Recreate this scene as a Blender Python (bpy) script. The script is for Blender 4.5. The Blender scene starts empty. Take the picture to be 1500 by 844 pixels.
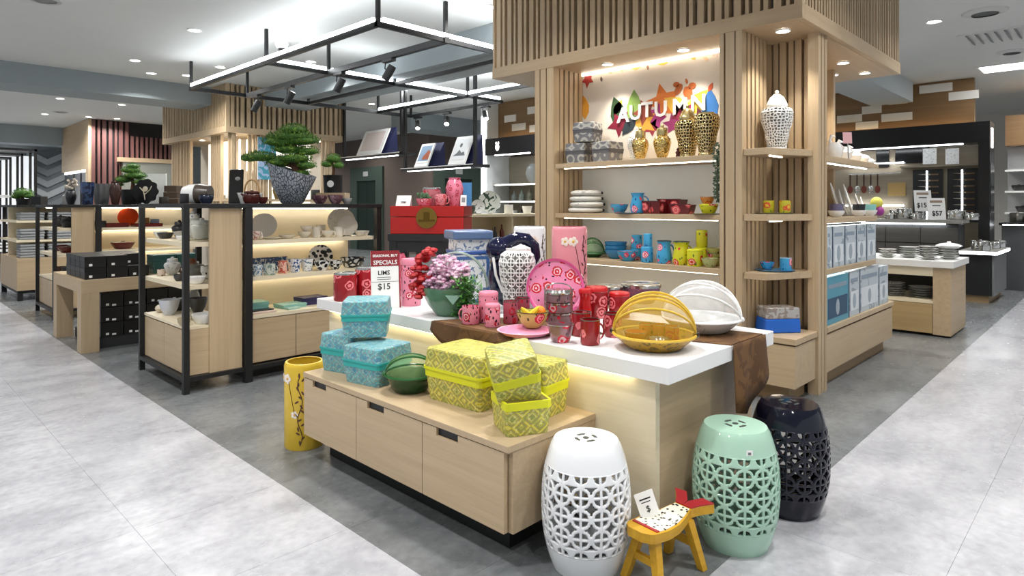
import bpy, math, random
from mathutils import Vector
random.seed(7)
SC = bpy.context.scene
COL = SC.collection
PI = math.pi
# ---------------------------------------------------------------- camera, world, exposure
H, FPX, HY = 1.3, 934.0, 302.0
AZ = math.atan2(.695, .719)
cam = bpy.data.objects.new('camera', bpy.data.cameras.new('camera'))
COL.objects.link(cam); SC.camera = cam
cam.location = (0, 0, H); cam.rotation_euler = (PI/2, 0, AZ-PI/2)
cam.data.sensor_width = 36; cam.data.lens = FPX/1500*36; cam.data.shift_y = -(422-HY)/1500
cam.data.clip_start = .05; cam.data.clip_end = 200
SC.view_settings.view_transform = 'Standard'; SC.view_settings.look = 'None'
SC.view_settings.gamma = 1; SC.view_settings.use_curve_mapping = False
SC.view_settings.exposure = 0.6
WORLD_STRENGTH = .4
DOWN_POWER = 16.5
w = bpy.data.worlds.new('world'); SC.world = w; w.use_nodes = True
w.node_tree.nodes['Background'].inputs[0].default_value = (.93, .97, 1, 1)
w.node_tree.nodes['Background'].inputs[1].default_value = WORLD_STRENGTH
CAMR = AZ-PI/2          # local x to the right, local y away from the camera
CEIL = 3.3
# downlights of the shop ceiling: those seen in the photo, rows carried on around the visitor, and fill lamps added in the depth
DOWN = [(2.70,7.62),(2.69,9.78),(3.12,10.55),(3.55,10.33),(3.67,9.37),(2.68,14.24),(3.68,14.23),(3.67,16.72),(2.9,16.9),
        (2.2,18.2),(4.2,16.6),(4.44,4.61),(4.40,8.12),(7.05,10.62),(10.0,12.4),(8.13,1.51),
        (.5,2.2),(2.3,2.4),(.4,4.2),(.4,6.6),(.4,9.2),(2.2,.4),(4.4,.4),(6.6,.4),(9,.2),(-1.2,1),(.6,-.6),(3.0,3.3),(-1.2,3.4),(3.0,-1.2),
        (5.9,6.0),(7.6,7.4),(9.0,3.2),(8.6,5.4),(10.4,7.4),(11.2,2.6),(2.5,12.3),(.6,12.4),(1.0,15.5),(6.4,8.6),(8,9.5),(12.5,5),(14,3),(14.5,8),(9,12.5),(6.5,15.5),(8.5,18),(2.5,21.5),(5.5,22.5),(12,11.5),(13.5,.6),(1.2,18.5),(3.2,22.8),(5.2,23.8),(1.2,23),(4.6,15.6),(8.4,13),(9.6,15.5),(9.4,18.5),(7.6,5.4),(12.6,.9),(12.4,3.0)]  # fill lamps added to brighten the far shop, no fittings drawn
for (u, v) in DOWN:
    ld = bpy.data.lights.new('downlight_or_fill_lamp', 'AREA'); ld.shape = 'DISK'; ld.size = .16; ld.energy = DOWN_POWER
    ld.color = (1, .985, .96); ld.spread = math.radians(140)
    lo = bpy.data.objects.new('downlight_or_fill_lamp', ld); COL.objects.link(lo); lo.location = (u, v, CEIL-.035)

# ---------------------------------------------------------------- pixel -> place helpers
_F = (math.cos(AZ), math.sin(AZ)); _R = (math.sin(AZ), -math.cos(AZ))
def _ray(x, y):
    a = (x-750)/FPX; return (_F[0]+a*_R[0], _F[1]+a*_R[1], (HY-y)/FPX)
def PZ(x, y, z):
    d = _ray(x, y); t = (z-H)/d[2]; return (t*d[0], t*d[1], z, t/FPX)
def PV(x, v, z=0):
    d = _ray(x, HY); t = v/d[1]; return (t*d[0], v, z, t/FPX)
def PU(x, u, z=0):
    d = _ray(x, HY); t = u/d[0]; return (u, t*d[1], z, t/FPX)
def back(p, r):   # move a front contact point away from the camera by r
    return (p[0]+_F[0]*r, p[1]+_F[1]*r, p[2], p[3])

# ---------------------------------------------------------------- materials
MATS = {}
def lin(h):
    if isinstance(h, str):
        c = [int(h[i:i+2], 16)/255 for i in (0, 2, 4)]
        return tuple(x/12.92 if x <= .04045 else ((x+.055)/1.055)**2.4 for x in c)
    return tuple(h)
class NT:
    def __init__(s, key):
        s.m = bpy.data.materials.new(key); s.m.use_nodes = True; s.t = s.m.node_tree
        s.b = s.t.nodes['Principled BSDF']; s.out = s.t.nodes['Material Output']
    def n(s, typ, ins=None, **props):
        nd = s.t.nodes.new(typ)
        for k, v in props.items(): setattr(nd, k, v)
        for k, v in (ins or {}).items():
            if isinstance(v, bpy.types.NodeSocket): s.t.links.new(v, nd.inputs[k])
            else: nd.inputs[k].default_value = v
        return nd
    def math(s, op, a, b=0.0, clamp=False):
        return s.n('ShaderNodeMath', {0: a, 1: b}, operation=op, use_clamp=clamp).outputs[0]
    def mix(s, f, a, b):
        nd = s.n('ShaderNodeMix', data_type='RGBA')
        for i, v in ((0, f), (6, a), (7, b)):
            if isinstance(v, bpy.types.NodeSocket): s.t.links.new(v, nd.inputs[i])
            else: nd.inputs[i].default_value = v if i == 0 else (*lin(v), 1)
        return nd.outputs[2]
    def coord(s, scale=(1, 1, 1), loc=0, rnd=0):
        v = s.n('ShaderNodeTexCoord').outputs['Object']
        if loc or rnd:
            oi = s.n('ShaderNodeObjectInfo')
            if loc: v = s.n('ShaderNodeVectorMath', {0: v, 1: oi.outputs['Location']}, operation='ADD').outputs[0]
            if rnd:
                r = s.math('MULTIPLY', oi.outputs['Random'], rnd)
                v = s.n('ShaderNodeVectorMath', {0: v, 1: r}, operation='ADD').outputs[0]
        return s.n('ShaderNodeMapping', {'Vector': v, 'Scale': scale}).outputs[0]
    def step(s, val, thr):   # 1 where val < thr
        return s.n('ShaderNodeMath', {0: val, 1: thr}, operation='LESS_THAN').outputs[0]
    def set(s, col=None, rough=.5, metal=0, bump=None, bs=.2, bd=.01):
        if col is not None:
            if isinstance(col, bpy.types.NodeSocket): s.t.links.new(col, s.b.inputs['Base Color'])
            else: s.b.inputs['Base Color'].default_value = (*lin(col), 1)
        s.b.inputs['Roughness'].default_value = rough; s.b.inputs['Metallic'].default_value = metal
        if bump is not None:
            bn = s.n('ShaderNodeBump', {'Height': bump, 'Strength': bs, 'Distance': bd})
            s.t.links.new(bn.outputs[0], s.b.inputs['Normal'])
        return s.m
def plain(col, rough=.5, metal=0, var=.06, scale=8):
    key = f'plain_{col}_{rough}_{metal}'
    if key not in MATS:
        n = NT(key); c = lin(col)
        nz = n.n('ShaderNodeTexNoise', {'Vector': n.coord(loc=1), 'Scale': scale, 'Detail': 3.0}).outputs[0]
        MATS[key] = n.set(n.mix(nz, tuple(x*(1-var) for x in c), tuple(min(1, x*(1+var)) for x in c)), rough, metal)
    return MATS[key]
def wood(ax='z', a='c6b090', b='a89070', rough=.45, sc=1.0):
    key = f'wood_{ax}_{a}_{b}'
    if key not in MATS:
        n = NT(key); s = [26*sc]*3; s['xyz'.index(ax)] = 1.3*sc
        co = n.coord(tuple(s), loc=1)
        nz = n.n('ShaderNodeTexNoise', {'Vector': co, 'Scale': 1.0, 'Detail': 5.0, 'Distortion': .5}).outputs[0]
        s2 = [110*sc]*3; s2['xyz'.index(ax)] = 3*sc
        n2 = n.n('ShaderNodeTexNoise', {'Vector': n.coord(tuple(s2), loc=1), 'Scale': 1.0, 'Detail': 2.0}).outputs[0]
        f = n.math('ADD', n.math('MULTIPLY', nz, .9), n.math('MULTIPLY', n2, .5))
        f = n.math('SUBTRACT', f, .25, True)
        c = n.mix(f, a, b)
        oi = n.n('ShaderNodeObjectInfo').outputs['Random']
        hs = n.n('ShaderNodeHueSaturation', {'Color': c, 'Value': n.math('ADD', n.math('MULTIPLY', oi, .1), .95)})
        MATS[key] = n.set(hs.outputs[0], rough, 0, n2, .08, .003)
    return MATS[key]
def floral(base, flower='c8202c', leaf='2a2a30', scale=9.0, rough=.22, centre=None, thr=.36, dens=.45, metal=0, leaf2=None):
    """enamel ware: round painted blossoms and small dark leaf strokes on a plain ground"""
    key = f'floral_{base}_{flower}_{leaf}_{scale}_{centre}_{thr}_{dens}_{metal}'
    if key not in MATS:
        n = NT(key); co = n.coord(rnd=7)
        v1 = n.n('ShaderNodeTexVoronoi', {'Vector': co, 'Scale': scale, 'Randomness': .7})
        wob = n.n('ShaderNodeTexNoise', {'Vector': co, 'Scale': scale*5}).outputs[0]
        d = n.math('ADD', v1.outputs['Distance'], n.math('MULTIPLY', n.math('SUBTRACT', wob, .5), .22))
        fl = n.step(d, thr); inner = n.math('MULTIPLY', n.step(d, thr*.72), n.step(thr*.5, d)); core = n.step(d, thr*.2)
        v2 = n.n('ShaderNodeTexVoronoi', {'Vector': n.coord((1, 1, .55), rnd=7), 'Scale': scale*4.2})
        lf = n.math('MULTIPLY', n.step(v2.outputs['Distance'], .3), n.step(v2.outputs['Color'], dens))
        c = n.mix(lf, base, leaf); c = n.mix(fl, c, flower)
        c = n.mix(inner, c, centre or base); c = n.mix(core, c, leaf2 or centre or base)
        MATS[key] = n.set(c, rough, metal)
    return MATS[key]
def woven(base, c2, c3, c4, f=9.0):
    """printed woven-bamboo box: nested diamonds with a fine basket weave"""
    key = f'woven_{base}'
    if key not in MATS:
        n = NT(key); sx = n.n('ShaderNodeSeparateXYZ', {0: n.coord()})
        x, y, z = sx.outputs
        h = n.math('ADD', x, y)
        a = n.math('PINGPONG', n.math('MULTIPLY', h, f), .5); b = n.math('PINGPONG', n.math('MULTIPLY', z, f*1.15), .5)
        d = n.math('ADD', a, b)
        dm = n.math('FRACT', n.math('MULTIPLY', d, 3.0))
        nz = n.n('ShaderNodeTexNoise', {'Vector': n.coord(), 'Scale': 40.0, 'Detail': 2.0}).outputs[0]
        vo = n.n('ShaderNodeTexVoronoi', {'Vector': n.coord(), 'Scale': 60.0})
        c = n.mix(n.step(dm, .42), base, c2)
        c = n.mix(n.math('MULTIPLY', n.step(d, .3), .75), c, c4)
        c = n.mix(n.math('MULTIPLY', n.step(n.math('ABSOLUTE', n.math('SUBTRACT', dm, .7)), .07), .8), c, c3)
        c = n.mix(n.math('MULTIPLY', n.step(vo.outputs['Distance'], .32), .5), c, c3)
        c = n.mix(n.math('MULTIPLY', n.step(nz, .43), .55), c, c4)
        wv = n.n('ShaderNodeTexChecker', {'Vector': n.coord(), 'Scale': 160.0}).outputs[1]
        MATS[key] = n.set(c, .45, 0, wv, .35, .002)
    return MATS[key]
def print_mat(key, ground, ink, scale=14, thr=.5, rough=.25, stretch=(1, 1, 1), kind='noise', metal=0):
    key = 'print_'+key
    if key not in MATS:
        n = NT(key); co = n.coord(stretch, rnd=5)
        if kind == 'noise': v = n.n('ShaderNodeTexNoise', {'Vector': co, 'Scale': scale, 'Detail': 3.0, 'Distortion': 1.2}).outputs[0]
        elif kind == 'cells': v = n.n('ShaderNodeTexVoronoi', {'Vector': co, 'Scale': scale}, feature='DISTANCE_TO_EDGE').outputs[0]
        elif kind == 'rings':
            d = n.n('ShaderNodeTexVoronoi', {'Vector': co, 'Scale': scale, 'Randomness': .15}).outputs['Distance']
            v = n.math('FRACT', n.math('MULTIPLY', d, 3.2))
        elif kind == 'check': v = n.n('ShaderNodeTexChecker', {'Vector': co, 'Scale': scale}).outputs[1]
        else: v = n.n('ShaderNodeTexVoronoi', {'Vector': co, 'Scale': scale}).outputs['Distance']
        MATS[key] = n.set(n.mix(n.step(v, thr), ground, ink), rough, metal, v if metal else None, .6, .01)
    return MATS[key]
def emit(col, strength):
    key = f'emit_{col}_{strength}'
    if key not in MATS:
        n = NT(key); n.set('ffffff')
        n.b.inputs['Emission Color'].default_value = (*lin(col), 1); n.b.inputs['Emission Strength'].default_value = strength
        MATS[key] = n.m
    return MATS[key]
def net(col, cover=.4):
    key = f'net_{col}_{cover}'
    if key not in MATS:
        n = NT(key); n.set(col, .7)
        tr = n.n('ShaderNodeBsdfTransparent'); nz = n.n('ShaderNodeTexNoise', {'Vector': n.coord(), 'Scale': 30.0}).outputs[0]
        mx = n.n('ShaderNodeMixShader', {0: n.math('ADD', n.math('MULTIPLY', nz, .15), cover-.07), 1: tr.outputs[0], 2: n.b.outputs[0]})
        n.t.links.new(mx.outputs[0], n.out.inputs[0]); MATS[key] = n.m
    return MATS[key]
def glassy(col, rough=.05):
    key = f'glass_{col}'
    if key not in MATS:
        n = NT(key); n.set(col, rough); tr = n.n('ShaderNodeBsdfTransparent', {'Color': (*lin(col), 1)})
        mx = n.n('ShaderNodeMixShader', {0: .35, 1: tr.outputs[0], 2: n.b.outputs[0]})
        n.t.links.new(mx.outputs[0], n.out.inputs[0]); MATS[key] = n.m
    return MATS[key]
def floor_mat(key, a, b, rough):
    if key not in MATS:
        n = NT(key)
        n1 = n.n('ShaderNodeTexNoise', {'Vector': n.coord((1, 1.6, 1), loc=1), 'Scale': 2.2, 'Detail': 6.0, 'Roughness': .6, 'Distortion': .15}).outputs[0]
        n2 = n.n('ShaderNodeTexNoise', {'Vector': n.coord((1, 1, 1), loc=1), 'Scale': 26.0, 'Detail': 4.0}).outputs[0]
        f = n.math('ADD', n.math('MULTIPLY', n1, 2.0), n.math('MULTIPLY', n2, .9))
        c = n.mix(n.math('SUBTRACT', f, 1.0, True), a, b)
        oi = n.n('ShaderNodeObjectInfo').outputs['Random']
        hs = n.n('ShaderNodeHueSaturation', {'Color': c, 'Value': n.math('ADD', n.math('MULTIPLY', oi, .03), .985)})
        n.set(hs.outputs[0], rough)
        n.t.links.new(n.math('ADD', n.math('MULTIPLY', n1, .2), rough-.1), n.b.inputs['Roughness'])
        MATS[key] = n.m
    return MATS[key]
OAKX, OAKY, OAKZ = wood('x'), wood('y'), wood('z')
PALEX, PALEY = wood('x', 'eadfc6', 'd6c8a8'), wood('y', 'eadfc6', 'd6c8a8')
BLACK = plain('17181a', .45); CHAR = plain('2b2d30', .5); WHITE = plain('eeeeec', .35); WPORC = plain('f2f2f0', .12, var=.02)
STEEL = plain('c9c9c6', .18, 1); DSTEEL = plain('8b8a84', .3, 1); GOLDM = plain('c9a24a', .22, 1)
PAPER = plain('f4f4f2', .6, var=.02); LED = emit('f6fbff', 9); LEDW = emit('fff3de', 9); INK = plain('161616', .6)

# ---------------------------------------------------------------- mesh helpers
class MB:
    def __init__(s): s.v = []; s.f = []
    def add(s, vs, fs):
        o = len(s.v); s.v += [tuple(q) for q in vs]; s.f += [tuple(o+i for i in q) for q in fs]; return s
    def box(s, a, b):
        (x0, y0, z0), (x1, y1, z1) = a, b
        return s.add([(x0,y0,z0),(x1,y0,z0),(x1,y1,z0),(x0,y1,z0),(x0,y0,z1),(x1,y0,z1),(x1,y1,z1),(x0,y1,z1)],
                     [(0,3,2,1),(4,5,6,7),(0,1,5,4),(1,2,6,5),(2,3,7,6),(3,0,4,7)])
    def cbox(s, w, d, h, z=0, x=0, y=0): return s.box((x-w/2, y-d/2, z), (x+w/2, y+d/2, z+h))
    def lathe(s, prof, seg=24, sx=1, sy=1, off=(0, 0, 0)):
        n = len(prof); vs = []; fs = []
        for i in range(seg):
            a = 2*PI*i/seg; c, d = math.cos(a)*sx, math.sin(a)*sy
            vs += [(r*c+off[0], r*d+off[1], z+off[2]) for r, z in prof]
        for i in range(seg):
            j = (i+1) % seg
            for k in range(n-1):
                if prof[k][0] < 1e-6 and prof[k+1][0] < 1e-6: continue
                fs.append((i*n+k, j*n+k, j*n+k+1, i*n+k+1))
        return s.add(vs, fs)
    def tube(s, path, r, seg=8, closed=False):
        P = [Vector(p) for p in path]; n = len(P); rr = r if isinstance(r, (list, tuple)) else [r]*n
        vs = []; fs = []; up = Vector((.123, .31, .94)).normalized()
        for i in range(n):
            t = (P[(i+1) % n]-P[i-1]) if closed else (P[min(i+1, n-1)]-P[max(i-1, 0)])
            t.normalize(); a = t.cross(up)
            if a.length < .1: a = t.cross(Vector((1, 0, 0)))
            a.normalize(); b = t.cross(a); up = a.cross(t) if i else up
            for k in range(seg):
                q = 2*PI*k/seg; vs.append(P[i]+(a*math.cos(q)+b*math.sin(q))*rr[i])
        m = n if closed else n-1
        for i in range(m):
            for k in range(seg):
                j = (i+1) % n; l = (k+1) % seg
                fs.append((i*seg+k, j*seg+k, j*seg+l, i*seg+l))
        if not closed: fs.append(tuple(range(seg))[::-1]); fs.append(tuple((n-1)*seg+k for k in range(seg)))
        return s.add(vs, fs)
    def prism(s, poly, z0, z1):
        n = len(poly); vs = [(x, y, z0) for x, y in poly]+[(x, y, z1) for x, y in poly]
        return s.add(vs, [tuple(range(n))[::-1], tuple(range(n, 2*n))]+[(i, (i+1) % n, n+(i+1) % n, n+i) for i in range(n)])
    def ell(s, c, r, seg=12, rings=8):
        prof = [(math.sin(PI*k/rings), -math.cos(PI*k/rings)) for k in range(rings+1)]
        vs = []; n = rings+1; fs = []
        for i in range(seg):
            a = 2*PI*i/seg
            vs += [(c[0]+r[0]*q*math.cos(a), c[1]+r[1]*q*math.sin(a), c[2]+r[2]*z) for q, z in prof]
        for i in range(seg):
            j = (i+1) % seg
            for k in range(rings): fs.append((i*n+k, j*n+k, j*n+k+1, i*n+k+1))
        return s.add(vs, fs)
    def xf(s, f): s.v = [f(*q) for q in s.v]; return s
    def mesh(s, name, mat, smooth=False):
        m = bpy.data.meshes.new(name); m.from_pydata(s.v, [], s.f); m.materials.append(mat)
        if smooth:
            m.polygons.foreach_set('use_smooth', [True]*len(m.polygons))
            try: m.set_sharp_from_angle(angle=math.radians(40))
            except Exception: pass
        m.update(); return m
def obj(name, mb, mat, parent=None, loc=(0, 0, 0), rot=0, smooth=False, bevel=0):
    me = mb.mesh(name, mat, smooth) if isinstance(mb, MB) else mb
    o = bpy.data.objects.new(name, me); COL.objects.link(o)
    o.location = loc[:3]; o.rotation_euler = rot if isinstance(rot, tuple) else (0, 0, rot); o.parent = parent
    if bevel:
        bm = o.modifiers.new('edge', 'BEVEL'); bm.width = bevel; bm.segments = 2; bm.limit_method = 'ANGLE'
    return o
def tag(o, label, cat, group=None):
    o['label'] = label; o['category'] = cat
    if group: o['group'] = group
    return o
def thing(name, label, cat, loc=(0, 0, 0), rot=0, group=None):
    o = bpy.data.objects.new(name, None); COL.objects.link(o); o.empty_display_size = .05
    o.location = loc[:3]; o.rotation_euler = rot if isinstance(rot, tuple) else (0, 0, rot)
    return tag(o, label, cat, group)
def one(name, label, cat, mb, mat, loc=(0, 0, 0), rot=0, group=None, smooth=False, bevel=0):
    return tag(obj(name, mb, mat, None, loc, rot, smooth, bevel), label, cat, group)
def struct(name, mb, mat, parent=None, loc=(0, 0, 0), bevel=0):
    o = obj(name, mb, mat, parent, loc, bevel=bevel)
    if not parent: o['kind'] = 'structure'
    return o
def part_box(name, a, b, mat, parent, bevel=0):
    """axis-aligned box part in its parent's frame, its origin at its own middle"""
    c = [(p+q)/2 for p, q in zip(a, b)]; h = [abs(q-p)/2 for p, q in zip(a, b)]
    return obj(name, MB().box([-k for k in h], h), mat, parent, c, bevel=bevel)
def copy_tree(o, loc, rot=None, label=None, group=None, parent=None):
    c = o.copy(); COL.objects.link(c); c.parent = parent
    if loc is not None: c.location = loc[:3]
    if rot is not None: c.rotation_euler = rot if isinstance(rot, tuple) else (0, 0, rot)
    if label: c['label'] = label
    if group: c['group'] = group
    for ch in o.children: copy_tree(ch, None, None, None, None, c)
    return c
def text_mesh(body, size, mat, depth=.001, align='CENTER', bold=0.0):
    cu = bpy.data.curves.new('lettering', 'FONT'); cu.body = body; cu.size = size; cu.extrude = depth; cu.offset = bold
    cu.align_x = align; cu.align_y = 'CENTER'; cu.resolution_u = 2
    o = bpy.data.objects.new('lettering', cu); COL.objects.link(o)
    bpy.context.view_layer.update()
    me = bpy.data.meshes.new_from_object(o.evaluated_get(bpy.context.evaluated_depsgraph_get()))
    bpy.data.objects.remove(o); bpy.data.curves.remove(cu)
    me.materials.clear(); me.materials.append(mat); return me
def pierced(prof_fn, z0, z1, cols, rows, sdf, seg=16, rowseg=16):
    """open-work barrel wall: grid faces kept where the lattice is solid, vertices snapped onto the hole edges.
       prof_fn(z)->radius; sdf(a,b) in cell units, negative in solid"""
    nu, nv = cols*seg, rows*rowseg; vs = []; keep = []; eps = 1e-3; hs = .5/seg
    def val(a, b): return sdf(a, b)
    for j in range(nv+1):
        for i in range(nu):
            a, b = i/seg, j/rowseg; d = val(a, b)
            if abs(d) < hs*1.05:
                gx = (val(a+eps, b)-val(a-eps, b))/(2*eps); gy = (val(a, b+eps)-val(a, b-eps))/(2*eps); g = math.hypot(gx, gy)
                if g > .3: a -= d*gx/g/g; b -= d*gy/g/g
                b = min(max(b, 0), rows)
            th = 2*PI*a/cols; z = z0+(z1-z0)*b/rows; r = prof_fn(z); vs.append((r*math.cos(th), r*math.sin(th), z))
    fs = []
    for j in range(nv):
        for i in range(nu):
            if val((i+.5)/seg, (j+.5)/rowseg) < 0:
                k = (i+1) % nu; fs.append((j*nu+i, j*nu+k, (j+1)*nu+k, (j+1)*nu+i))
    m = MB(); m.v = vs; m.f = fs; return m
def circle_lattice(a, b):
    da, db = a-round(a), b-round(b); r = math.hypot(da, db); wv = .065
    return min(abs(da)-wv*.9, abs(db)-wv*.9, abs(r-.43)-wv)
def solidify(o, th):
    m = o.modifiers.new('thickness', 'SOLIDIFY'); m.thickness = th; m.offset = -1; return o
def hollow(prof, th):
    """closed pot profile from an outer profile (foot to rim): outer wall, rim, inner wall"""
    inn = [(max(r-th, 0.0), z+(th if i == 0 else 0)) for i, (r, z) in enumerate(prof)]
    base = [(0, prof[0][1])]
    return base+prof+inn[::-1]+[(0, inn[0][1])]
# ================================================================ THE SETTING
LIGHTF = floor_mat('floor_light', 'c2c2c7', '8f9096', .26); DARKF = floor_mat('floor_dark', '828587', '565a5c', .26)
FU, FV = 1.39, 1.06          # where the dark display floor begins
fl = struct('floor', MB().box((-7, -7, -.06), (26, 30, -.004)), plain('8e8e8e', .6))
TS = .6
_tiles = {}
def tile(u0, v0, u1, v1, mat):
    k = (round(u1-u0, 3), round(v1-v0, 3), mat.name)
    if k not in _tiles:
        a, b = (u1-u0)/2-.0005, (v1-v0)/2-.0005
        _tiles[k] = MB().box((-a, -b, -.004), (a, b, 0)).mesh('floor_tile', mat)
    obj('floor_tile', _tiles[k], mat, fl, ((u0+u1)/2, (v0+v1)/2, 0))
for i in range(4):
    for j in range(17): tile(FU-TS*(i+1), FV+TS*j, FU-TS*i, FV+TS*(j+1), LIGHTF)
for j in range(3):
    for i in range(-4, 20): tile(FU+TS*i, FV-TS*(j+1), FU+TS*(i+1), FV-TS*j, LIGHTF)
for i in range(5):
    for j in range(13): tile(FU+TS*i, FV+TS*j, FU+TS*(i+1), FV+TS*(j+1), DARKF)
for i in range(5, 19):
    for j in range(2): tile(FU+TS*i, FV+TS*j, FU+TS*(i+1), FV+TS*(j+1), DARKF)
# beyond the tiles that can be told apart: continuous strips of the same two floors
def strip(u0, v0, u1, v1, m): obj('floor_strip', MB().box((u0, v0, -.004), (u1, v1, -.0005)), m, fl)
strip(-7, FV+TS*17, FU, 30, LIGHTF); strip(-7, -7, FU-TS*4, FV+TS*17, LIGHTF); strip(FU-TS*4, -7, 26, FV-TS*3, LIGHTF)
strip(FU+TS*20, FV-TS*3, 26, FV, LIGHTF)
strip(FU, FV+TS*13, 26, 30, DARKF); strip(FU+TS*5, FV+TS*2, 26, FV+TS*13, DARKF); strip(FU+TS*19, FV, 26, FV+TS*2, DARKF)
CEILM = plain('dcdedc', .8, var=.02, scale=2); BEAMM = plain('98a2a6', .7, var=.03)
struct('ceiling', MB().box((-7, -7, CEIL), (26, 30, CEIL+.1)), CEILM)
struct('trim_1', MB().box((-7, 11.1, 3.0), (4.2, 11.9, CEIL)), BEAMM)
struct('trim_2', MB().box((-7, 19.6, 2.85), (8, 20.3, CEIL)), BEAMM)
struct('trim_3', MB().box((4.85, 4.4, 2.99), (5.6, 10.5, CEIL)), BEAMM)
struct('trim_4', MB().box((6.75, 2.5, 2.98), (11.9, 3.1, CEIL)), plain('b4bcbe', .7, var=.03))
struct('trim_5', MB().box((8.2, 10.9, 2.95), (10.6, 11.6, CEIL)), BEAMM)
struct('wall_back', MB().box((-7, 26, 0), (26, 26.2, CEIL)), plain('cfd6d8', .7))
struct('wall_far', MB().box((17, -7, 0), (17.2, 26, CEIL)), plain('cfcfca', .7))
# lift lobby: brown stone wall, convex corner, green lift surrounds
BROWN = plain('6d615b', .35); GREEN = plain('47564e', .4)
struct('wall_lobby', MB().box((10.6, 13.3, 0), (17, 26, CEIL)), BROWN)
def lift(name, c, axis):
    d = thing(name, 'x', 'x'); del d['label'], d['category']; d['kind'] = 'structure'
    def bx(n, a0, a1, z0, z1, t, m):
        if axis == 'v': part_box(n, (10.6-t, c+a0, z0), (10.6, c+a1, z1), m, d)
        else: part_box(n, (c+a0, 13.3-t, z0), (c+a1, 13.3, z1), m, d)
    bx('door_surround', -.85, -.5, 0, 2.45, .06, GREEN); bx('door_surround', .5, .85, 0, 2.45, .06, GREEN); bx('door_surround', -.5, .5, 2.05, 2.45, .06, GREEN)
    bx('door_leaf', -.5, -.005, 0, 2.05, .02, plain('23302a', .3)); bx('door_leaf', .005, .5, 0, 2.05, .02, plain('23302a', .3))
    bx('floor_indicator', -.12, .12, 2.18, 2.32, .075, plain('c8ccca', .3))
lift('door_1', 16.2, 'v'); lift('door_2', 11.6, 'u')
# chevron feature wall, white far display wall
cw = struct('wall_chevron', MB().box((3.8, 25.2, 0), (6.1, 25.35, 3.1)), plain('6f7478', .6))
CH = [plain('80868a', .6), plain('b0b5b8', .6), plain('989da0', .6)]
for c in range(2):
    for r in range(8):
        x0, x1, z = 3.85+c*1.1, 3.85+(c+1)*1.1-.02, .1+r*.36; xm = (x0+x1)/2
        for (a, b, za, zb) in ((x0, xm, z+.3, z), (xm, x1, z, z+.3)):
            vs = [(a,25.2,za),(b,25.2,zb),(b,25.2,zb+.2),(a,25.2,za+.2),(a,25.15,za),(b,25.15,zb),(b,25.15,zb+.2),(a,25.15,za+.2)]
            obj('panel', MB().add(vs, [(0,1,2,3),(4,7,6,5),(0,4,5,1),(3,2,6,7),(1,5,6,2),(0,3,7,4)]), CH[(r+c) % 3], cw)
# ---------------------------------------------------------------- ceiling fittings
def downlight(u, v, z, label, group, s=1.0, r=.055):
    d = thing('downlight', label, 'downlight', (u, v, z), 0, group)
    obj('trim_ring', MB().lathe([(r*1.0, -.002), (r*1.35, -.012), (r*1.45, -.001), (r*1.0, -.001)], 16), WHITE, d, smooth=True)
    obj('lens', MB().lathe([(0, -.006), (r*1.02, -.006), (r*1.02, -.001)], 16), emit('fffaf0', 14*s), d)
    return d
for (u, v) in DOWN[:16]: downlight(u, v, CEIL, 'round recessed white downlight in the pale shop ceiling', 'ceiling downlights')
for (u, v) in ((1.30, 7.56), (3.07, 16.3)):
    s = thing('ceiling_speaker', 'round grey ceiling speaker between the downlights', 'speaker', (u, v, CEIL), 0, 'ceiling speakers over the aisle')
    obj('rim', MB().lathe([(.1, -.01), (.13, -.012), (.14, 0), (.1, 0)], 20), plain('c9cbc9', .6), s, smooth=True)
    obj('grille', MB().lathe([(0, -.007), (.1, -.007), (.1, 0)], 20), plain('8f918f', .7), s)
for (u, v, r, lab) in ((8.09, 1.06, .2, 'large round white air diffuser above the grey walkway'), (10.4, 1.08, .16, 'dark round ceiling speaker beside the square light panel')):
    s = thing('ceiling_diffuser', lab, 'air diffuser' if r > .18 else 'speaker', (u, v, CEIL))
    obj('outer_ring', MB().lathe([(r*.6, -.03), (r*.95, -.015), (r, 0), (r*.6, 0)], 24), plain('d0d2d0', .5), s, smooth=True)
    obj('core', MB().lathe([(0, -.02), (r*.6, -.02), (r*.6, 0)], 24), plain('5b5e5e', .7), s)
vt = thing('air_vent', 'rectangular louvred white air vent in the ceiling above the walkway', 'vent', (9.3, 1.0, CEIL))
part_box('vent_frame', (-.3, -.45, -.012), (.3, .45, 0), plain('d8dad8', .5), vt)
for k in range(9): obj('louvre', MB().box((-.26, -.014, -.004), (.26, .014, .004)), plain('8a8d8e', .5), vt, (0, -.36+k*.09, -.022), (math.radians(35), 0, 0))
lp = thing('light_panel', 'bright rectangular ceiling light panel near the kitchenware booth', 'ceiling light', (11.5, .95, CEIL))
part_box('panel_frame', (-.26, -.62, -.012), (.26, .62, 0), WHITE, lp); part_box('diffuser', (-.23, -.59, -.02), (.23, .59, -.011), emit('ffffff', 8), lp)
cc = thing('security_camera', 'small white dome security camera on the ceiling', 'camera', (3.66, 7.46, CEIL))
obj('dome_base', MB().lathe([(0, 0), (.085, 0), (.085, -.02), (.06, -.07), (0, -.07)], 20), WHITE, cc, smooth=True)
obj('dome_glass', MB().ell((0, 0, -.075), (.045, .045, .045)), BLACK, cc, smooth=True)

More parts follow.
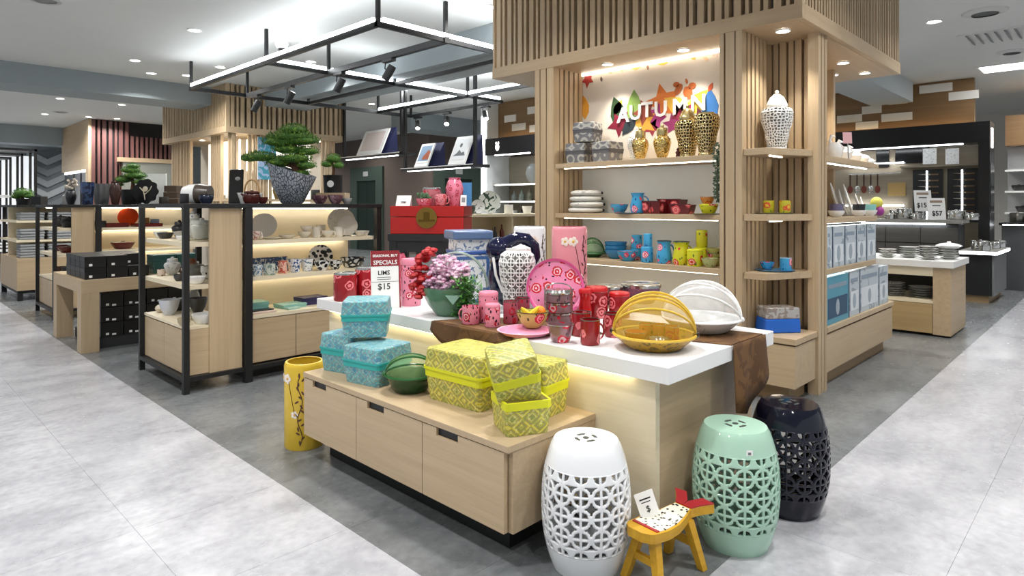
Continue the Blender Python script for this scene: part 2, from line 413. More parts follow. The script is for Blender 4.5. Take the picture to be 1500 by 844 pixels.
# ================================================================ SLATTED DISPLAY TOWERS
_sl = {}
def slat(parent, axis, c, fixed, wd, dp, z0, z1, mat=OAKZ):
    """one upright slat; axis = direction the row runs along"""
    k = (axis, round(wd, 3), round(dp, 3), round(z1-z0, 3), mat.name)
    if k not in _sl:
        a, b = (wd/2, dp/2) if axis == 'u' else (dp/2, wd/2)
        _sl[k] = MB().box((-a, -b, 0), (a, b, z1-z0)).mesh('slat', mat)
    obj('slat', _sl[k], mat, parent, (c, fixed, z0) if axis == 'u' else (fixed, c, z0))
def slat_row(parent, axis, a, b, fixed, dp, z0, z1, seq=((.05, .028), (.024, .03), (.05, .036), (.03, .024)), mat=OAKZ):
    i = 0; c = a
    while True:
        wd, gap = seq[i % len(seq)]
        if c+wd > b: break
        slat(parent, axis, c+wd/2, fixed, wd, dp, z0, z1, mat); c += wd+gap; i += 1
def tower(name, label, u0, v0, u1, v1, side_seq, gaps):
    t = thing(name, label, 'display unit')
    part_box('fascia_board', (u0, v0, 2.5), (u0+.04, v1, 2.6), OAKY, t, .003)
    part_box('fascia_board', (u0+.04, v0, 2.5), (u1, v0+.04, 2.6), OAKX, t, .003)
    part_box('soffit', (u0+.04, v0+.04, 2.5), (u1, v1, 2.53), OAKX, t)
    part_box('slat_backing', (u0+.13, v0+.13, 2.53), (u1, v1, CEIL-.01), gaps, t)
    slat_row(t, 'v', v0+.004, v1, u0+.035, .06, 2.6, CEIL-.002)
    slat_row(t, 'u', u0+.08, u1, v0+.035, .06, 2.6, CEIL-.002, side_seq)
    return t
tw = tower('display_tower', 'tall pale oak slatted display tower with lit shelves and autumn panel', 4.2, 1.49, 6.63, 4.32,
           ((.034, .026), (.022, .022), (.034, .03)), plain('7d8082', .7))
Z = 2.5
# front columns (three uprights each), returns into the niche, corner column
for (c, wd, dp) in ((3.755, .055, .07), (3.685, .06, .06), (3.605, .075, .08), (2.035, .03, .07), (1.975, .065, .07), (1.912, .045, .07)):
    slat(tw, 'v', c, 4.205+dp/2, wd, dp, 0, Z)
for k in range(5):
    slat(tw, 'u', 4.32+k*.068, 3.585, .045, .03, .44, Z); slat(tw, 'u', 4.32+k*.068, 2.035, .045, .03, .44, Z); slat(tw, 'u', 4.32+k*.068, 1.905, .045, .03, .44, Z)
part_box('niche_side', (4.28, 3.60, 0), (4.66, 3.63, Z), OAKZ, tw); part_box('niche_side', (4.28, 1.96, 0), (4.66, 1.99, Z), OAKZ, tw)
for (u, v, a, b) in ((4.635, 1.565, .05, .07), (4.70, 1.56, .05, .06), (4.75, 1.55, .018, .04), (4.775, 1.55, .018, .04)):
    o = slat(tw, 'u', u, v, a, b, 0, Z)
# slatted back of the corner shelves
for k in range(7): slat(tw, 'v', 1.93-k*.055, 4.75+.012*(k % 2), .036 if k % 2 else .045, .03, .44, Z)
part_box('corner_back', (4.785, 1.575, .44), (4.797, 1.96, Z), wood('z', 'b0946d', '957a56'), tw)
# autumn niche: back panels and shelves with light strips under their front edges
CREAM = plain('ddd3c6', .55, var=.02)
part_box('back_panel', (4.62, 2.0, 1.66), (4.65, 3.6, Z), CREAM, tw); part_box('back_panel', (4.62, 2.0, .44), (4.65, 3.6, 1.66), plain('e4e8e6', .5, var=.02), tw)
SH = (1.665, 1.24, .86)
for z in SH:
    part_box('shelf', (4.23, 2.03, z-.04), (4.62, 3.57, z), OAKY, tw, .002)
    part_box('light_strip', (4.27, 2.1, z-.046), (4.285, 3.5, z-.0402), LEDW, tw)
part_box('light_strip', (4.575, 2.06, Z-.03), (4.59, 3.55, Z-.002), emit('fff3de', 2.2), tw)
# corner shelves: straight front, then cut across to the corner column
for z in (1.69, 1.245, .85):
    m = MB().prism([(4.22, 1.885), (4.22, 1.73), (4.60, 1.57), (4.78, 1.59), (4.78, 1.885)], z-.045, z)
    obj('corner_shelf', m, OAKY, tw, bevel=.002)
    part_box('light_strip', (4.32, 1.74, z-.052), (4.52, 1.752, z-.0452), LEDW, tw)
# low bench at the foot
part_box('bench_body', (4.225, 1.545, .115), (4.6, 1.9, .39), OAKY, tw, .002); part_box('bench_slab', (4.215, 1.535, .4), (4.61, 1.9, .44), OAKY, tw, .003)
part_box('bench_body', (4.225, 2.06, .115), (4.62, 3.57, .39), OAKY, tw); part_box('bench_slab', (4.215, 2.06, .4), (4.62, 3.57, .44), OAKY, tw)
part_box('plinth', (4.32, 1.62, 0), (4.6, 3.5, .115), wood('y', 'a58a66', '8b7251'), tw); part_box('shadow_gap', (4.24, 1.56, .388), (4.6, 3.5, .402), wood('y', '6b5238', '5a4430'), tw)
# the other flank: shelves of boxed and loose porcelain over a long bench
for (z, ue) in ((1.66, 6.1), (1.215, 6.06), (.85, 6.02)):
    part_box('shelf', (4.80, 1.535, z-.04), (ue, 1.93, z), OAKX, tw, .002); part_box('light_strip', (4.9, 1.6, z-.046), (ue-.1, 1.612, z-.0402), LED, tw)
part_box('bench_body', (4.80, 1.54, .115), (6.56, 1.98, .385), OAKX, tw, .002); part_box('bench_slab', (4.80, 1.53, .4), (6.57, 1.98, .44), OAKX, tw, .003)
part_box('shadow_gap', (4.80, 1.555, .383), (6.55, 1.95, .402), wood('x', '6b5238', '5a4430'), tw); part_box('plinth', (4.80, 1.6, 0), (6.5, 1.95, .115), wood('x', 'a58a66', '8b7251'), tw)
part_box('flank_back', (4.88, 1.95, .44), (6.0, 1.98, Z), OAKX, tw)
for k in range(4): slat(tw, 'u', 4.95+k*.07, 1.925, .045, .04, 1.66, Z)
part_box('end_post', (5.98, 1.86, .44), (6.03, 1.95, Z), OAKZ, tw); part_box('core', (4.66, 1.99, 0), (6.0, 3.7, Z), plain('b9a384', .6), tw)
# AUTUMN lettering and printed leaves on the cream panel
def leaf_poly(n=9, lobes=5, seed=0):
    rr = random.Random(seed); pts = []
    for k in range(lobes*2):
        a = 2*PI*k/(lobes*2); r = (1 if k % 2 == 0 else .5)*rr.uniform(.85, 1.1); pts.append((r*math.sin(a), r*math.cos(a)))
    return pts
def oval_leaf(): return [(0, -1), (.42, -.45), (.5, .1), (.3, .6), (0, 1.05), (-.3, .6), (-.5, .1), (-.42, -.45)]
art = thing('autumn_wall_sign', 'AUTUMN lettering over painted leaves and a squirrel on cream panel', 'sign', (4.62, 0, 0))
def decal(name, poly, x, y, size, rot, col, lift=.002):
    d = _ray(x, y); t = 4.62/d[0]; v, z = t*d[1], H+t*d[2]; s = size*t/FPX; ca, sa = math.cos(rot), math.sin(rot)
    pts = [(-(px*ca-py*sa)*s+v, (px*sa+py*ca)*s+z) for px, py in poly]
    n = len(pts); vs = [(-lift, a, b) for a, b in pts]+[(0, a, b) for a, b in pts]
    obj(name, MB().add(vs, [tuple(range(n)), tuple(range(n, 2*n))[::-1]]+[(i, (i+1) % n, n+(i+1) % n, n+i) for i in range(n)]), plain(col, .6), art)
LV = [('leaf', 1, 906, 168, 17, .3, '2c4a2a'), ('leaf', 1, 929, 158, 16, 0, '7c9a4a'), ('leaf', 0, 908, 181, 13, 1.8, '7b1530'), ('leaf', 1, 922, 184, 11, 2.4, '26323a'),
      ('leaf', 0, 945, 163, 13, .4, '8a3a2a'), ('leaf', 0, 971, 150, 18, .2, 'd9762c'), ('leaf', 0, 960, 172, 14, .9, 'a8327a'), ('leaf', 0, 944, 180, 14, .3, 'e0a63c'),
      ('leaf', 1, 992, 155, 15, 1.0, 'e3b13e'), ('leaf', 0, 1002, 168, 14, .5, '8a2340'), ('leaf', 1, 1022, 150, 16, -.9, 'e6c03c'), ('leaf', 0, 955, 187, 9, .7, '8c2038'),
      ('leaf', 1, 1040, 158, 17, 0, '2f6fb4'), ('leaf', 1, 1041, 128, 7, -.5, 'c8542c'), ('leaf', 0, 861, 117, 12, .5, 'a8302a'), ('leaf', 1, 856, 158, 11, .1, 'd9962c'),
      ('leaf', 1, 931, 98, 9, 1.4, 'f0c76a'), ('leaf', 1, 972, 90, 11, 1.7, 'f2c24e'), ('leaf', 1, 893, 104, 6, .9, 'eeb98a'), ('leaf', 1, 911, 101, 5, .2, 'f0c9a0'), ('leaf', 1, 949, 99, 4, .2, '9a7a66'),
      ('leaf', 1, 881, 116, 4, .2, '6e5a52'), ('leaf', 1, 1015, 83, 7, .6, 'f0b45e'), ('leaf', 1, 1034, 86, 5, .9, 'e9c7a0'), ('leaf', 0, 1049, 77, 8, .9, 'e6b9b0'), ('leaf', 1, 905, 158, 8, -.6, 'e8b93a'),
      ('leaf', 0, 1028, 178, 14, .3, '5a1f38'), ('leaf', 0, 985, 182, 10, .1, '8b2d60')]
for k, (nm, ov, x, y, s, r, c) in enumerate(LV): decal(nm, oval_leaf() if ov else leaf_poly(seed=k), x, y, s*1.6 if y > 130 else s, r, c, .002+.0006*(k % 5))
def blob(x, y, a, b, r=0):
    return [(a*math.cos(q)*math.cos(r)-b*math.sin(q)*math.sin(r), a*math.cos(q)*math.sin(r)+b*math.sin(q)*math.cos(r)) for q in [2*PI*k/16 for k in range(16)]]
for (x, y, a, b, r) in ((1008, 136, 7, 10, .4), (1014, 126, 6, 5, .2), (994, 131, 9, 5, 1.0), (991, 124, 5, 4, 0), (1006, 119, 1.6, 4, .2)):
    decal('squirrel', blob(0, 0, a, b, r), x, y, 1, 0, 'b5602a', .006)
for ch, x, y in (('A', 914, 170), ('U', 932, 166), ('T', 949, 162), ('U', 969, 161), ('M', 997, 157), ('N', 1024, 152)):
    p = PU(x, 4.62); z = H+(HY-y)*p[3]
    obj('letter', text_mesh(ch, .175, plain('fbf8f4', .5), .006, bold=.004), PAPER, art, (-.012, p[1], z), (PI/2, 0, -PI/2))
# soffit lamps of the tower
for (x, y, e) in ((890, 93, 1), (1001, 72, 1), (1147, 44, 1), (1235, 91, .8), (1267, 106, .8), (1220, 109, .8)):
    p = PZ(x, y, 2.5); downlight(p[0], p[1], 2.499, 'round downlight set into the oak tower soffit', 'tower soffit downlights', e, .035)
    ld = bpy.data.lights.new('soffit_lamp', 'SPOT'); ld.energy = 26; ld.spot_size = math.radians(95); ld.spot_blend = .7; ld.shadow_soft_size = .035; ld.color = (1, .93, .82)
    lo = bpy.data.objects.new('soffit_lamp', ld); COL.objects.link(lo); lo.location = (p[0], p[1], 2.485)
# ---------------------------------------------------------------- second tower across the shop
t2 = tower('display_tower', 'pale oak slatted display tower behind the big bonsai', 4.2, 10.5, 6.4, 13.55, ((.06, .04), (.03, .035), (.06, .045)), plain('6f6c66', .7))
for (a, b) in ((10.55, 10.75), (11.0, 11.5), (12.4, 13.4)): slat_row(t2, 'v', a, b, 4.34, .05, 0, Z, ((.05, .04), (.03, .035)))
for (a, b) in ((4.3, 4.46), (4.62, 5.05), (5.98, 6.3)): slat_row(t2, 'u', a, b, 10.64, .05, 0, Z, ((.05, .035), (.03, .03)))
part_box('core', (4.9, 11.1, 0), (6.35, 13.5, Z), plain('d8d0c0', .6), t2); part_box('lit_panel', (5.1, 11.0, 1.35), (5.95, 11.05, 2.45), emit('fff6e6', .7), t2)
part_box('lit_panel', (4.62, 11.5, 1.5), (4.66, 12.35, 2.45), emit('fff2dc', .7), t2)
for z in (.75, 1.1, 1.42): part_box('shelf', (4.32, 10.6, z-.04), (6.35, 10.98, z), OAKX, t2)
for z in (.9, 1.42): part_box('shelf', (4.3, 11.05, z-.04), (4.68, 13.4, z), OAKY, t2)
for k, (u, v) in enumerate(((4.45, 10.8), (4.42, 11.6), (4.42, 12.1), (5.3, 10.75), (6.0, 10.75))):
    downlight(u, v, 2.499, 'round downlight under the far oak tower', 'far tower downlights', 1, .04)
    part_box('light_tube', (4.38+.13*k, 10.72, 1.9), (4.40+.13*k, 10.74, 2.42), LEDW, t2) if k < 3 else None
# ---------------------------------------------------------------- dark red slatted pier, with oak cap
rp = thing('slatted_pier', 'dark red slatted pier with pale grey sign panel far across the shop', 'pier')
REDW = wood('z', '7a5450', '5c3a38'); DKB = plain('201a1a', .7)
part_box('core', (3.8, 17.1, 0), (5.7, 19.7, CEIL-.002), DKB, rp); part_box('oak_end', (3.74, 17.05, 2.15), (3.8, 19.7, CEIL-.005), OAKY, rp)
part_box('oak_end', (3.74, 17.05, 0), (3.8, 17.3, 2.15), OAKY, rp); part_box('dark_window', (3.78, 17.3, .9), (3.8, 19.6, 2.15), plain('15171a', .2), rp)
for v in (17.9, 18.6): part_box('mullion', (3.765, v, .9), (3.78, v+.06, 2.15), BLACK, rp)
part_box('light_tube', (3.76, 17.35, 2.1), (3.775, 19.5, 2.13), LED, rp)
slat_row(rp, 'u', 3.8, 4.58, 17.06, .06, 0, CEIL-.01, ((.07, .05), (.05, .04), (.08, .05)), REDW)
slat_row(rp, 'u', 4.6, 5.7, 17.06, .06, 0, 2.96, ((.06, .05), (.05, .045)), REDW)
part_box('sign_panel', (4.4, 16.9, .9), (5.5, 17.02, 2.34), plain('8c8d84', .5), rp); part_box('panel_rim', (4.3, 16.88, 2.34), (5.55, 17.02, 2.44), OAKX, rp)

# ================================================================ CENTRAL DISPLAY COUNTER AND DRAWER BENCH
CT, BT = .705, .445
ct = thing('display_counter', 'pale oak display counter with thick white stone-look top', 'counter', (2.6, 2.5, 0))
ct.location = (0, 0, 0)
part_box('counter_top', (2.085, 1.215, CT-.065), (3.05, 3.77, CT), plain('e9e9ea', .35, var=.02), ct, .003)
part_box('light_strip', (2.105, 1.4, CT-.071), (2.12, 3.65, CT-.0652), emit('ffefc4', 7), ct); part_box('front_panel', (2.135, 1.3, 0), (2.165, 3.7, CT-.065), PALEY, ct); part_box('end_panel', (2.165, 1.3, 0), (3.0, 1.33, CT-.065), OAKX, ct)
part_box('end_panel', (2.165, 3.67, 0), (3.0, 3.7, CT-.065), OAKX, ct); part_box('rear_panel', (2.97, 1.33, 0), (3.0, 3.67, CT-.065), OAKY, ct)
bn = thing('drawer_bench', 'low pale oak bench with three drawers on a black plinth', 'bench')
bx0, by0, by1 = 1.62, 1.585, 3.06
part_box('bench_top', (bx0-.004, by0-.004, BT-.025), (2.133, by1, BT), OAKY, bn, .002)
part_box('carcass', (bx0+.025, by0, .122), (2.133, by1, BT-.025), OAKY, bn); part_box('plinth', (1.735, 1.69, 0), (2.13, 3.0, .122), BLACK, bn)
dl = (by1-by0)/3
for k in range(3):
    a, b = by0+dl*k+.002+(.02 if k == 0 else 0), by0+dl*(k+1)-.002
    c = by0+dl*(k+.5)+.09; hw, hz = .065, .032
    # front with a cut-out grip slot at its upper edge
    m = MB(); x0, x1, z0, z1 = bx0, bx0+.02, .124, BT-.029
    m.box((x0, a, z0), (x1, b, z1-hz)); m.box((x0, a, z1-hz), (x1, c-hw, z1)); m.box((x0, c+hw, z1-hz), (x1, b, z1))
    dr = obj('drawer_front', m, OAKY, bn); part_box('grip_slot', (x0+.012, c-hw, z1-hz), (x0+.024, c+hw, z1), BLACK, dr)

# ================================================================ BLACK-FRAMED GONDOLAS
def gondola(name, label, dv, u1=3.2, doors=3):
    g = thing(name, label, 'shelving unit', (0, dv, 0)); S = .019
    for (u, v, s) in ((1.6, 4.68, S), (1.6, 5.64, S), (2.03, 4.68, .027), (2.03, 5.64, S), (u1-.02, 4.70, .024), (u1-.02, 5.64, S)):
        part_box('post', (u-s, v-s, 0), (u+s, v+s, 1.285), BLACK, g)
    part_box('top_board', (1.58, 4.66, 1.285), (u1, 5.66, 1.318), BLACK, g, .002)
    for v in (4.68, 5.64): part_box('foot_rail', (1.62, v-S, .085), (u1-.04, v+S, .115), BLACK, g)
    part_box('foot_rail', (1.6-S, 4.70, .085), (1.6+S, 5.62, .115), BLACK, g)
    part_box('end_cabinet', (1.635, 4.72, .118), (1.985, 5.62, .435), OAKY, g); part_box('cabinet_top', (1.612, 4.71, .435), (1.985, 5.625, .455), PALEY, g)
    for k in range(2): part_box('cabinet_door', (1.615, 4.725+k*.448, .122), (1.634, 4.725+k*.448+.444, .425), OAKY, g)
    part_box('cabinet_side', (1.635, 4.702, .118), (1.765, 4.72, .433), OAKX, g)
    for z in (.745, 1.045):
        part_box('end_shelf', (1.62, 4.715, z-.032), (1.985, 5.62, z), PALEY, g)
    part_box('side_panel', (1.765, 4.69, .11), (1.995, 4.718, 1.285), OAKZ, g, .002)
    part_box('divider', (1.986, 4.72, .118), (2.0, 5.1, 1.285), PALEY, g)
    part_box('spine_panel', (2.06, 5.14, .118), (u1-.045, 5.16, 1.285), PALEX, g)
    for z in (.765, 1.04):
        sh = part_box('shelf', (2.06, 4.74, z-.03), (u1-.03, 5.14, z), PALEX, g); part_box('shelf_peg', (2.062, -.0+4.735, z-.042), (2.09, 4.745, z-.032), STEEL, g)
        part_box('light_strip', (2.1, 5.1, z-.038), (u1-.1, 5.112, z-.0302), LEDW, g)
    part_box('light_strip', (2.1, 5.06, 1.276), (u1-.1, 5.075, 1.2848), LEDW, g); part_box('light_strip', (1.66, 5.0, 1.276), (1.675, 5.5, 1.2848), LEDW, g)
    part_box('cabinet', (2.06, 4.735, .118), (u1-.05, 5.14, .455), OAKX, g); part_box('cabinet_top', (2.055, 4.71, .455), (u1-.045, 5.14, .48), PALEX, g)
    wd = (u1-.05-2.07)/doors
    for k in range(doors): part_box('cabinet_door', (2.07+wd*k+.003, 4.716, .125), (2.07+wd*(k+1)-.003, 4.734, .45), OAKX, g)
    part_box('plinth', (2.06, 4.80, 0), (u1-.06, 5.1, .085), BLACK, g)
    return g
g1 = gondola('shelving_gondola', 'black framed oak shelving gondola under the big bonsai, lit patterned tableware inside', 0)
g2 = gondola('shelving_gondola', 'black framed oak shelving gondola with orange plate, beyond the black boxes', 4.11)
# third gondola: textiles
g3 = thing('shelving_gondola', 'oak block gondola stacked with folded grey textiles at the aisle', 'shelving unit')
part_box('cabinet', (1.56, 10.9, .14), (2.6, 12.3, .58), OAKX, g3); part_box('base_frame', (1.57, 10.92, .1), (2.6, 12.3, .14), BLACK, g3)
for (u, v) in ((1.6, 10.94), (2.5, 10.94), (1.6, 12.26), (2.5, 12.26)): part_box('foot', (u-.03, v-.03, 0), (u+.03, v+.03, .1), BLACK, g3)
for z in (.83, 1.1): part_box('shelf', (1.56, 10.95, z-.03), (2.6, 12.3, z), PALEX, g3)
for (u, v) in ((2.56, 10.94), (2.56, 12.26), (1.6, 12.26)): part_box('post', (u-.02, v-.02, .58), (u+.02, v+.02, 1.285), BLACK, g3)
part_box('top_board', (1.56, 10.92, 1.285), (2.6, 12.3, 1.318), BLACK, g3); part_box('spine_panel', (2.0, 12.0, .58), (2.02, 12.28, 1.285), PALEX, g3)
part_box('spine_panel', (1.6, 11.9, .58), (2.56, 11.92, 1.285), PALEX, g3)
# ---------------------------------------------------------------- box table
tb = thing('waterfall_table', 'chunky pale oak table loaded with black gift boxes', 'table')
ty0, ty1, tx0, tx1, tz = 6.61, 7.72, 1.395, 2.5, .645
part_box('table_top', (tx0, ty0, tz-.115), (tx1, ty1, tz), OAKX, tb, .002)
for (u, v) in ((tx0, ty0), (tx0, ty1-.14), (tx1-.14, ty0), (tx1-.14, ty1-.14)): part_box('leg', (u, v, 0), (u+.14, v+.14, tz-.115), OAKZ, tb, .002)
# ================================================================ HANGING LIGHT FRAME
pf = thing('pendant_light_frame', 'black steel ceiling-hung grid carrying white light tubes and spotlights', 'light frame')
PZZ = 2.92
def bar(a, b, w=.022, led=False):
    (u0, v0), (u1, v1) = a, b
    part_box('bar', (min(u0, u1)-w, min(v0, v1)-w, PZZ-w), (max(u0, u1)+w, max(v0, v1)+w, PZZ+w), BLACK, pf)
    if led:
        r = .026; off = .045
        al = u0 == u1
        part_box('light_tube', (u0-r if al else u0+off, v0+off if al else v0-r, PZZ+w), (u0+r if al else u1-off, v1-off if al else v0+r, PZZ+w+.042), LED, pf)
bar((3.25, 4.8), (3.25, 9.3), led=True); bar((3.25, 4.8), (5.0, 4.8), led=True)
bar((3.25, 7.0), (4.03, 7.0), led=True); bar((4.03, 7.0), (5.0, 7.0), led=True); bar((5.0, 7.0), (6.3, 7.0), led=True); bar((6.3, 7.0), (7.0, 7.0), led=True)
bar((6.3, 5.6), (6.3, 7.0), led=True); bar((6.3, 7.0), (6.3, 9.3), led=True)
bar((4.03, 4.8), (4.03, 9.3), .03); bar((5.0, 4.8), (5.0, 9.3)); bar((7.0, 7.0), (7.0, 9.3)); bar((3.25, 9.3), (7.0, 9.3), .026)
for (u, v) in ((3.25, 4.8), (4.03, 4.8), (3.25, 7.0), (3.25, 9.3), (4.03, 7.0), (5.0, 7.0), (6.3, 7.0), (6.3, 9.3), (4.03, 9.3), (7.0, 9.3), (5.0, 4.8), (5.0, 9.3)):
    part_box('hanger_rod', (u-.017, v-.017, PZZ+.022), (u+.017, v+.017, CEIL), BLACK, pf)
def spot(u, v, ax, lit, lab):
    s = thing('track_spotlight', lab, 'spotlight', (u, v, PZZ-.032), 0, 'spotlights on the hanging frame')
    part_box('track_adapter', (-.03, -.09, -.03), (.03, .09, 0), BLACK, s); obj('yoke', MB().tube([(0, .06, -.03), (.0, .07, -.09), (0, .03, -.12)], .008), BLACK, s)
    h = obj('lamp_head', MB().lathe([(0, .09), (.042, .09), (.045, .07), (.045, -.085), (.04, -.085), (.038, -.06), (0, -.06)], 16), BLACK, s, (0, .0, -.15), ax, True)
    if lit: obj('lamp_lens', MB().lathe([(0, -.062), (.037, -.062), (.037, -.07), (0, -.07)], 14), emit('ffffff', 20), h)
for (u, v, ax) in ((4.03, 5.75, (.4, .35, 0)), (4.03, 6.75, (.4, .3, 0)), (4.03, 8.0, (.45, .3, 0)), (4.03, 9.0, (.5, .3, 0))): spot(u, v, ax, False, 'black cylinder spotlight on the dark inner bar of the frame')
for (u, v, ax) in ((7.0, 7.35, (-.6, .5, 0)), (7.0, 8.3, (-.5, .6, 0)), (7.0, 9.1, (-.5, .5, 0))): spot(u, v, ax, True, 'lit black spotlight on the outer bar of the hanging frame')
# hanging display shelves for placemat sets
for (v0, v1, z, lab) in ((6.86, 8.62, 1.92, 'black hanging shelf carrying two framed placemat boxes'), (8.66, 10.5, 2.2, 'black hanging shelf carrying the plain white placemat box')):
    hs = thing('hanging_shelf', lab, 'shelf')
    part_box('board', (6.28, v0, z-.045), (6.62, v1, z), BLACK, hs); part_box('edge_strip', (6.272, v0, z-.012), (6.28, v1, z), WHITE, hs)
    part_box('light_strip', (6.34, v0+.15, z-.055), (6.37, v1-.1, z-.045), LED, hs)
    for v in (v0+.03, v1-.03): part_box('suspension_rod', (6.35-.022, v-.022, z), (6.35+.022, v+.022, CEIL-.001), BLACK, hs)
# ================================================================ PROP KIT
def sc(prof, w, h): return [(r*w/2, z*h) for r, z in prof]
PR = dict(
 mug=[(.92,0),(1,.06),(1,1)], cup=[(.5,0),(.62,.06),(.9,.45),(1,1)], bowl=[(.45,0),(.5,.05),(.8,.4),(.96,.8),(1,1)], dish=[(.6,0),(.7,.1),(.95,.75),(1,1)],
 can=[(.96,0),(1,.04),(1,.96),(.97,1)], vase=[(.55,0),(.6,.04),(.95,.45),(1,.62),(.8,.85),(.62,.93),(.7,1)], urn=[(.5,0),(.55,.05),(.8,.35),(1,.68),(.9,.86),(.6,.97),(.6,1)],
 pot=[(.6,0),(.75,.05),(.97,.5),(1,.75),(.86,.93),(.9,1)], tub=[(.7,0),(.74,.04),(1,.97),(1,1)], bottle=[(.9,0),(1,.05),(1,.55),(.45,.7),(.32,.8),(.32,.96),(.4,1)],
 tray=[(.82,0),(.86,.2),(1,1)], jug=[(.85,0),(.95,.08),(1,.35),(.8,.72),(.78,.86),(.95,1)], egg=[(.35,0),(.75,.15),(1,.5),(.85,.8),(.5,1)])
REG = []
def vessel(kind, name, label, cat, p, wpx, hpx, mat, group=None, handle=None, rim=None, lid=None, rot=None, th=.06, seg=24, metric=False, front=True, fill=None):
    """round ware: p = front contact point (pixel-derived) or a metric spot; handle = angle; lid = (material, height share)"""
    s = 1 if metric else p[3]; w, h = wpx*s, hpx*s
    if front and not metric: p = back(p, w*.45*PR[kind][0][0])
    loc = (p[0], p[1], p[2]); rot = CAMR if rot is None else rot
    hb = h*(1-(lid[1] if lid else 0)); prof = sc(PR[kind], w, hb)
    t = thing(name, label, cat, loc, rot, group); REG.append((t, max(r for r, z in prof)*1.02, h)) if name not in ('fruit_bowl', 'enamel_plate') else None
    obj('body', MB().lathe(hollow(prof, w*th/2), seg), mat, t, smooth=True)
    if rim: obj('rim', MB().lathe([(prof[-1][0]-w*.03, hb-.001), (prof[-1][0]+w*.012, hb-.001), (prof[-1][0]+w*.012, hb+h*.03), (prof[-1][0]-w*.03, hb+h*.03), (prof[-1][0]-w*.03, hb-.001)], seg), rim, t, smooth=True)
    if handle is not None:
        r = prof[-1][0]*.97; hh = hb*.33; pts = [(r-.002+hh*.75*math.sin(PI*k/7), 0, hb*.5+hh*math.cos(PI*k/7)) for k in range(8)]
        obj('handle', MB().tube(pts, max(w*.05, .003), 6), handle if not isinstance(handle, (int, float)) else mat, t, (0, 0, 0), 0, True)
    if lid:
        r = prof[-1][0]*1.03; lh = h*lid[1]
        obj('lid', MB().lathe([(0, hb), (r, hb), (r, hb+lh*.6), (r*.9, hb+lh*.9), (r*.3, hb+lh), (0, hb+lh)], seg), lid[0], t, smooth=True)
        if len(lid) > 2: obj('knob', MB().ell((0, 0, hb+lh*1.15), (w*.1, w*.1, lh*.35)), lid[0], t, smooth=True)
    if fill: obj('inside', MB().lathe([(0, hb*.8), (prof[-1][0]*.93, hb*.8)], seg), fill, t)
    return t
def woven_box(label, loc, a, b, h, rot, mat, band, lidshare=.5, group=None, tilt=None, lid=True, base=True):
    t = thing('woven_box', label, 'box', loc, tilt or rot, group)
    def shell(w0, d0, w1, d1, z0, z1, dome=0):
        n = 6; vs = []; fs = []; ring = []
        def rr(w, d, c):
            o = []
            for (sx, sy, q) in ((1, 1, 0), (-1, 1, 1), (-1, -1, 2), (1, -1, 3)):
                for k in range(4):
                    an = PI/2*(q+k/3); o.append((sx*(w/2-c)+c*math.cos(an), sy*(d/2-c)+c*math.sin(an)))
            return o
        levels = [(w0, d0, z0), (w1, d1, z1)]+([(w1*.97, d1*.97, z1+dome*.4), (w1*.7, d1*.7, z1+dome*.85), (w1*.25, d1*.25, z1+dome)] if dome else [])
        for (w, d, z) in levels: vs += [(x, y, z) for x, y in rr(w, d, min(w, d)*.09)]
        m = len(levels)
        for i in range(m-1):
            for k in range(16): fs.append((i*16+k, i*16+(k+1) % 16, (i+1)*16+(k+1) % 16, (i+1)*16+k))
        fs.append(tuple(range(16))[::-1]); fs.append(tuple((m-1)*16+k for k in range(16)))
        return MB().add(vs, fs)
    hb = h*lidshare
    if base:
        obj('base', shell(a*.88, b*.88, a*.97, b*.97, 0, hb), mat, t); obj('band', shell(a*.985, b*.985, a*.99, b*.99, hb*.88, hb*1.14), band, t)
    if lid: obj('lid', shell(a, b, a*.95, b*.95, hb*1.14 if base else 0, h*.94, h*.06), mat, t); obj('lid_rim', shell(a*1.02, b*1.02, a*1.02, b*1.02, hb*1.14 if base else 0, (hb*1.14 if base else 0)+h*.05), band, t)
    if not lid: obj('inside', MB().box((-a*.44, -b*.44, hb*.9), (a*.44, b*.44, hb*1.141)), plain('6d6420', .8), t)
    return t
# ---------------------------------------------------------------- bench: woven boxes and green covered basket
TEAL = woven('4fa8ac', '869698', 'a9cccc', '3f86a0', 13); TBAND = plain('2fa5a0', .5)
YEL = woven('c6ba24', '9c9656', 'e0da90', '8c9444', 13); YBAND = plain('d3d414', .5)
def on_bench(x, y): p = PZ(x, y, BT); return p
def ctr(p, d): q = back(p, d); return (q[0], q[1], q[2])
woven_box('turquoise woven lidded box at the bench corner, behind its two mates', (1.83, 2.95, BT), .235, .235, .20, .25, TEAL, TBAND)
woven_box('turquoise woven lidded box beside the green covered basket', (1.80, 2.66, BT), .25, .25, .185, .2, TEAL, TBAND)
woven_box('turquoise woven lidded box perched on top of two others', (1.83, 2.80, BT+.203), .235, .235, .185, CAMR+.12, TEAL, TBAND)
woven_box('large yellow woven lidded box beside the green covered basket', (1.91, 2.09, BT), .27, .36, .235, .05, YEL, YBAND)
woven_box('yellow woven lidded box against the counter panel', (1.99, 1.772, BT), .185, .2, .22, .1, YEL, YBAND)
woven_box('open yellow woven box base holding a tilted lid', (1.79, 1.685, BT), .19, .19, .22, CAMR+.35, YEL, YBAND, .5, lid=False)
woven_box('yellow woven lid tilted inside the open box', (1.80, 1.71, BT+.115), .185, .185, .2, 0, YEL, YBAND, tilt=(.22, -.2, CAMR+.15))
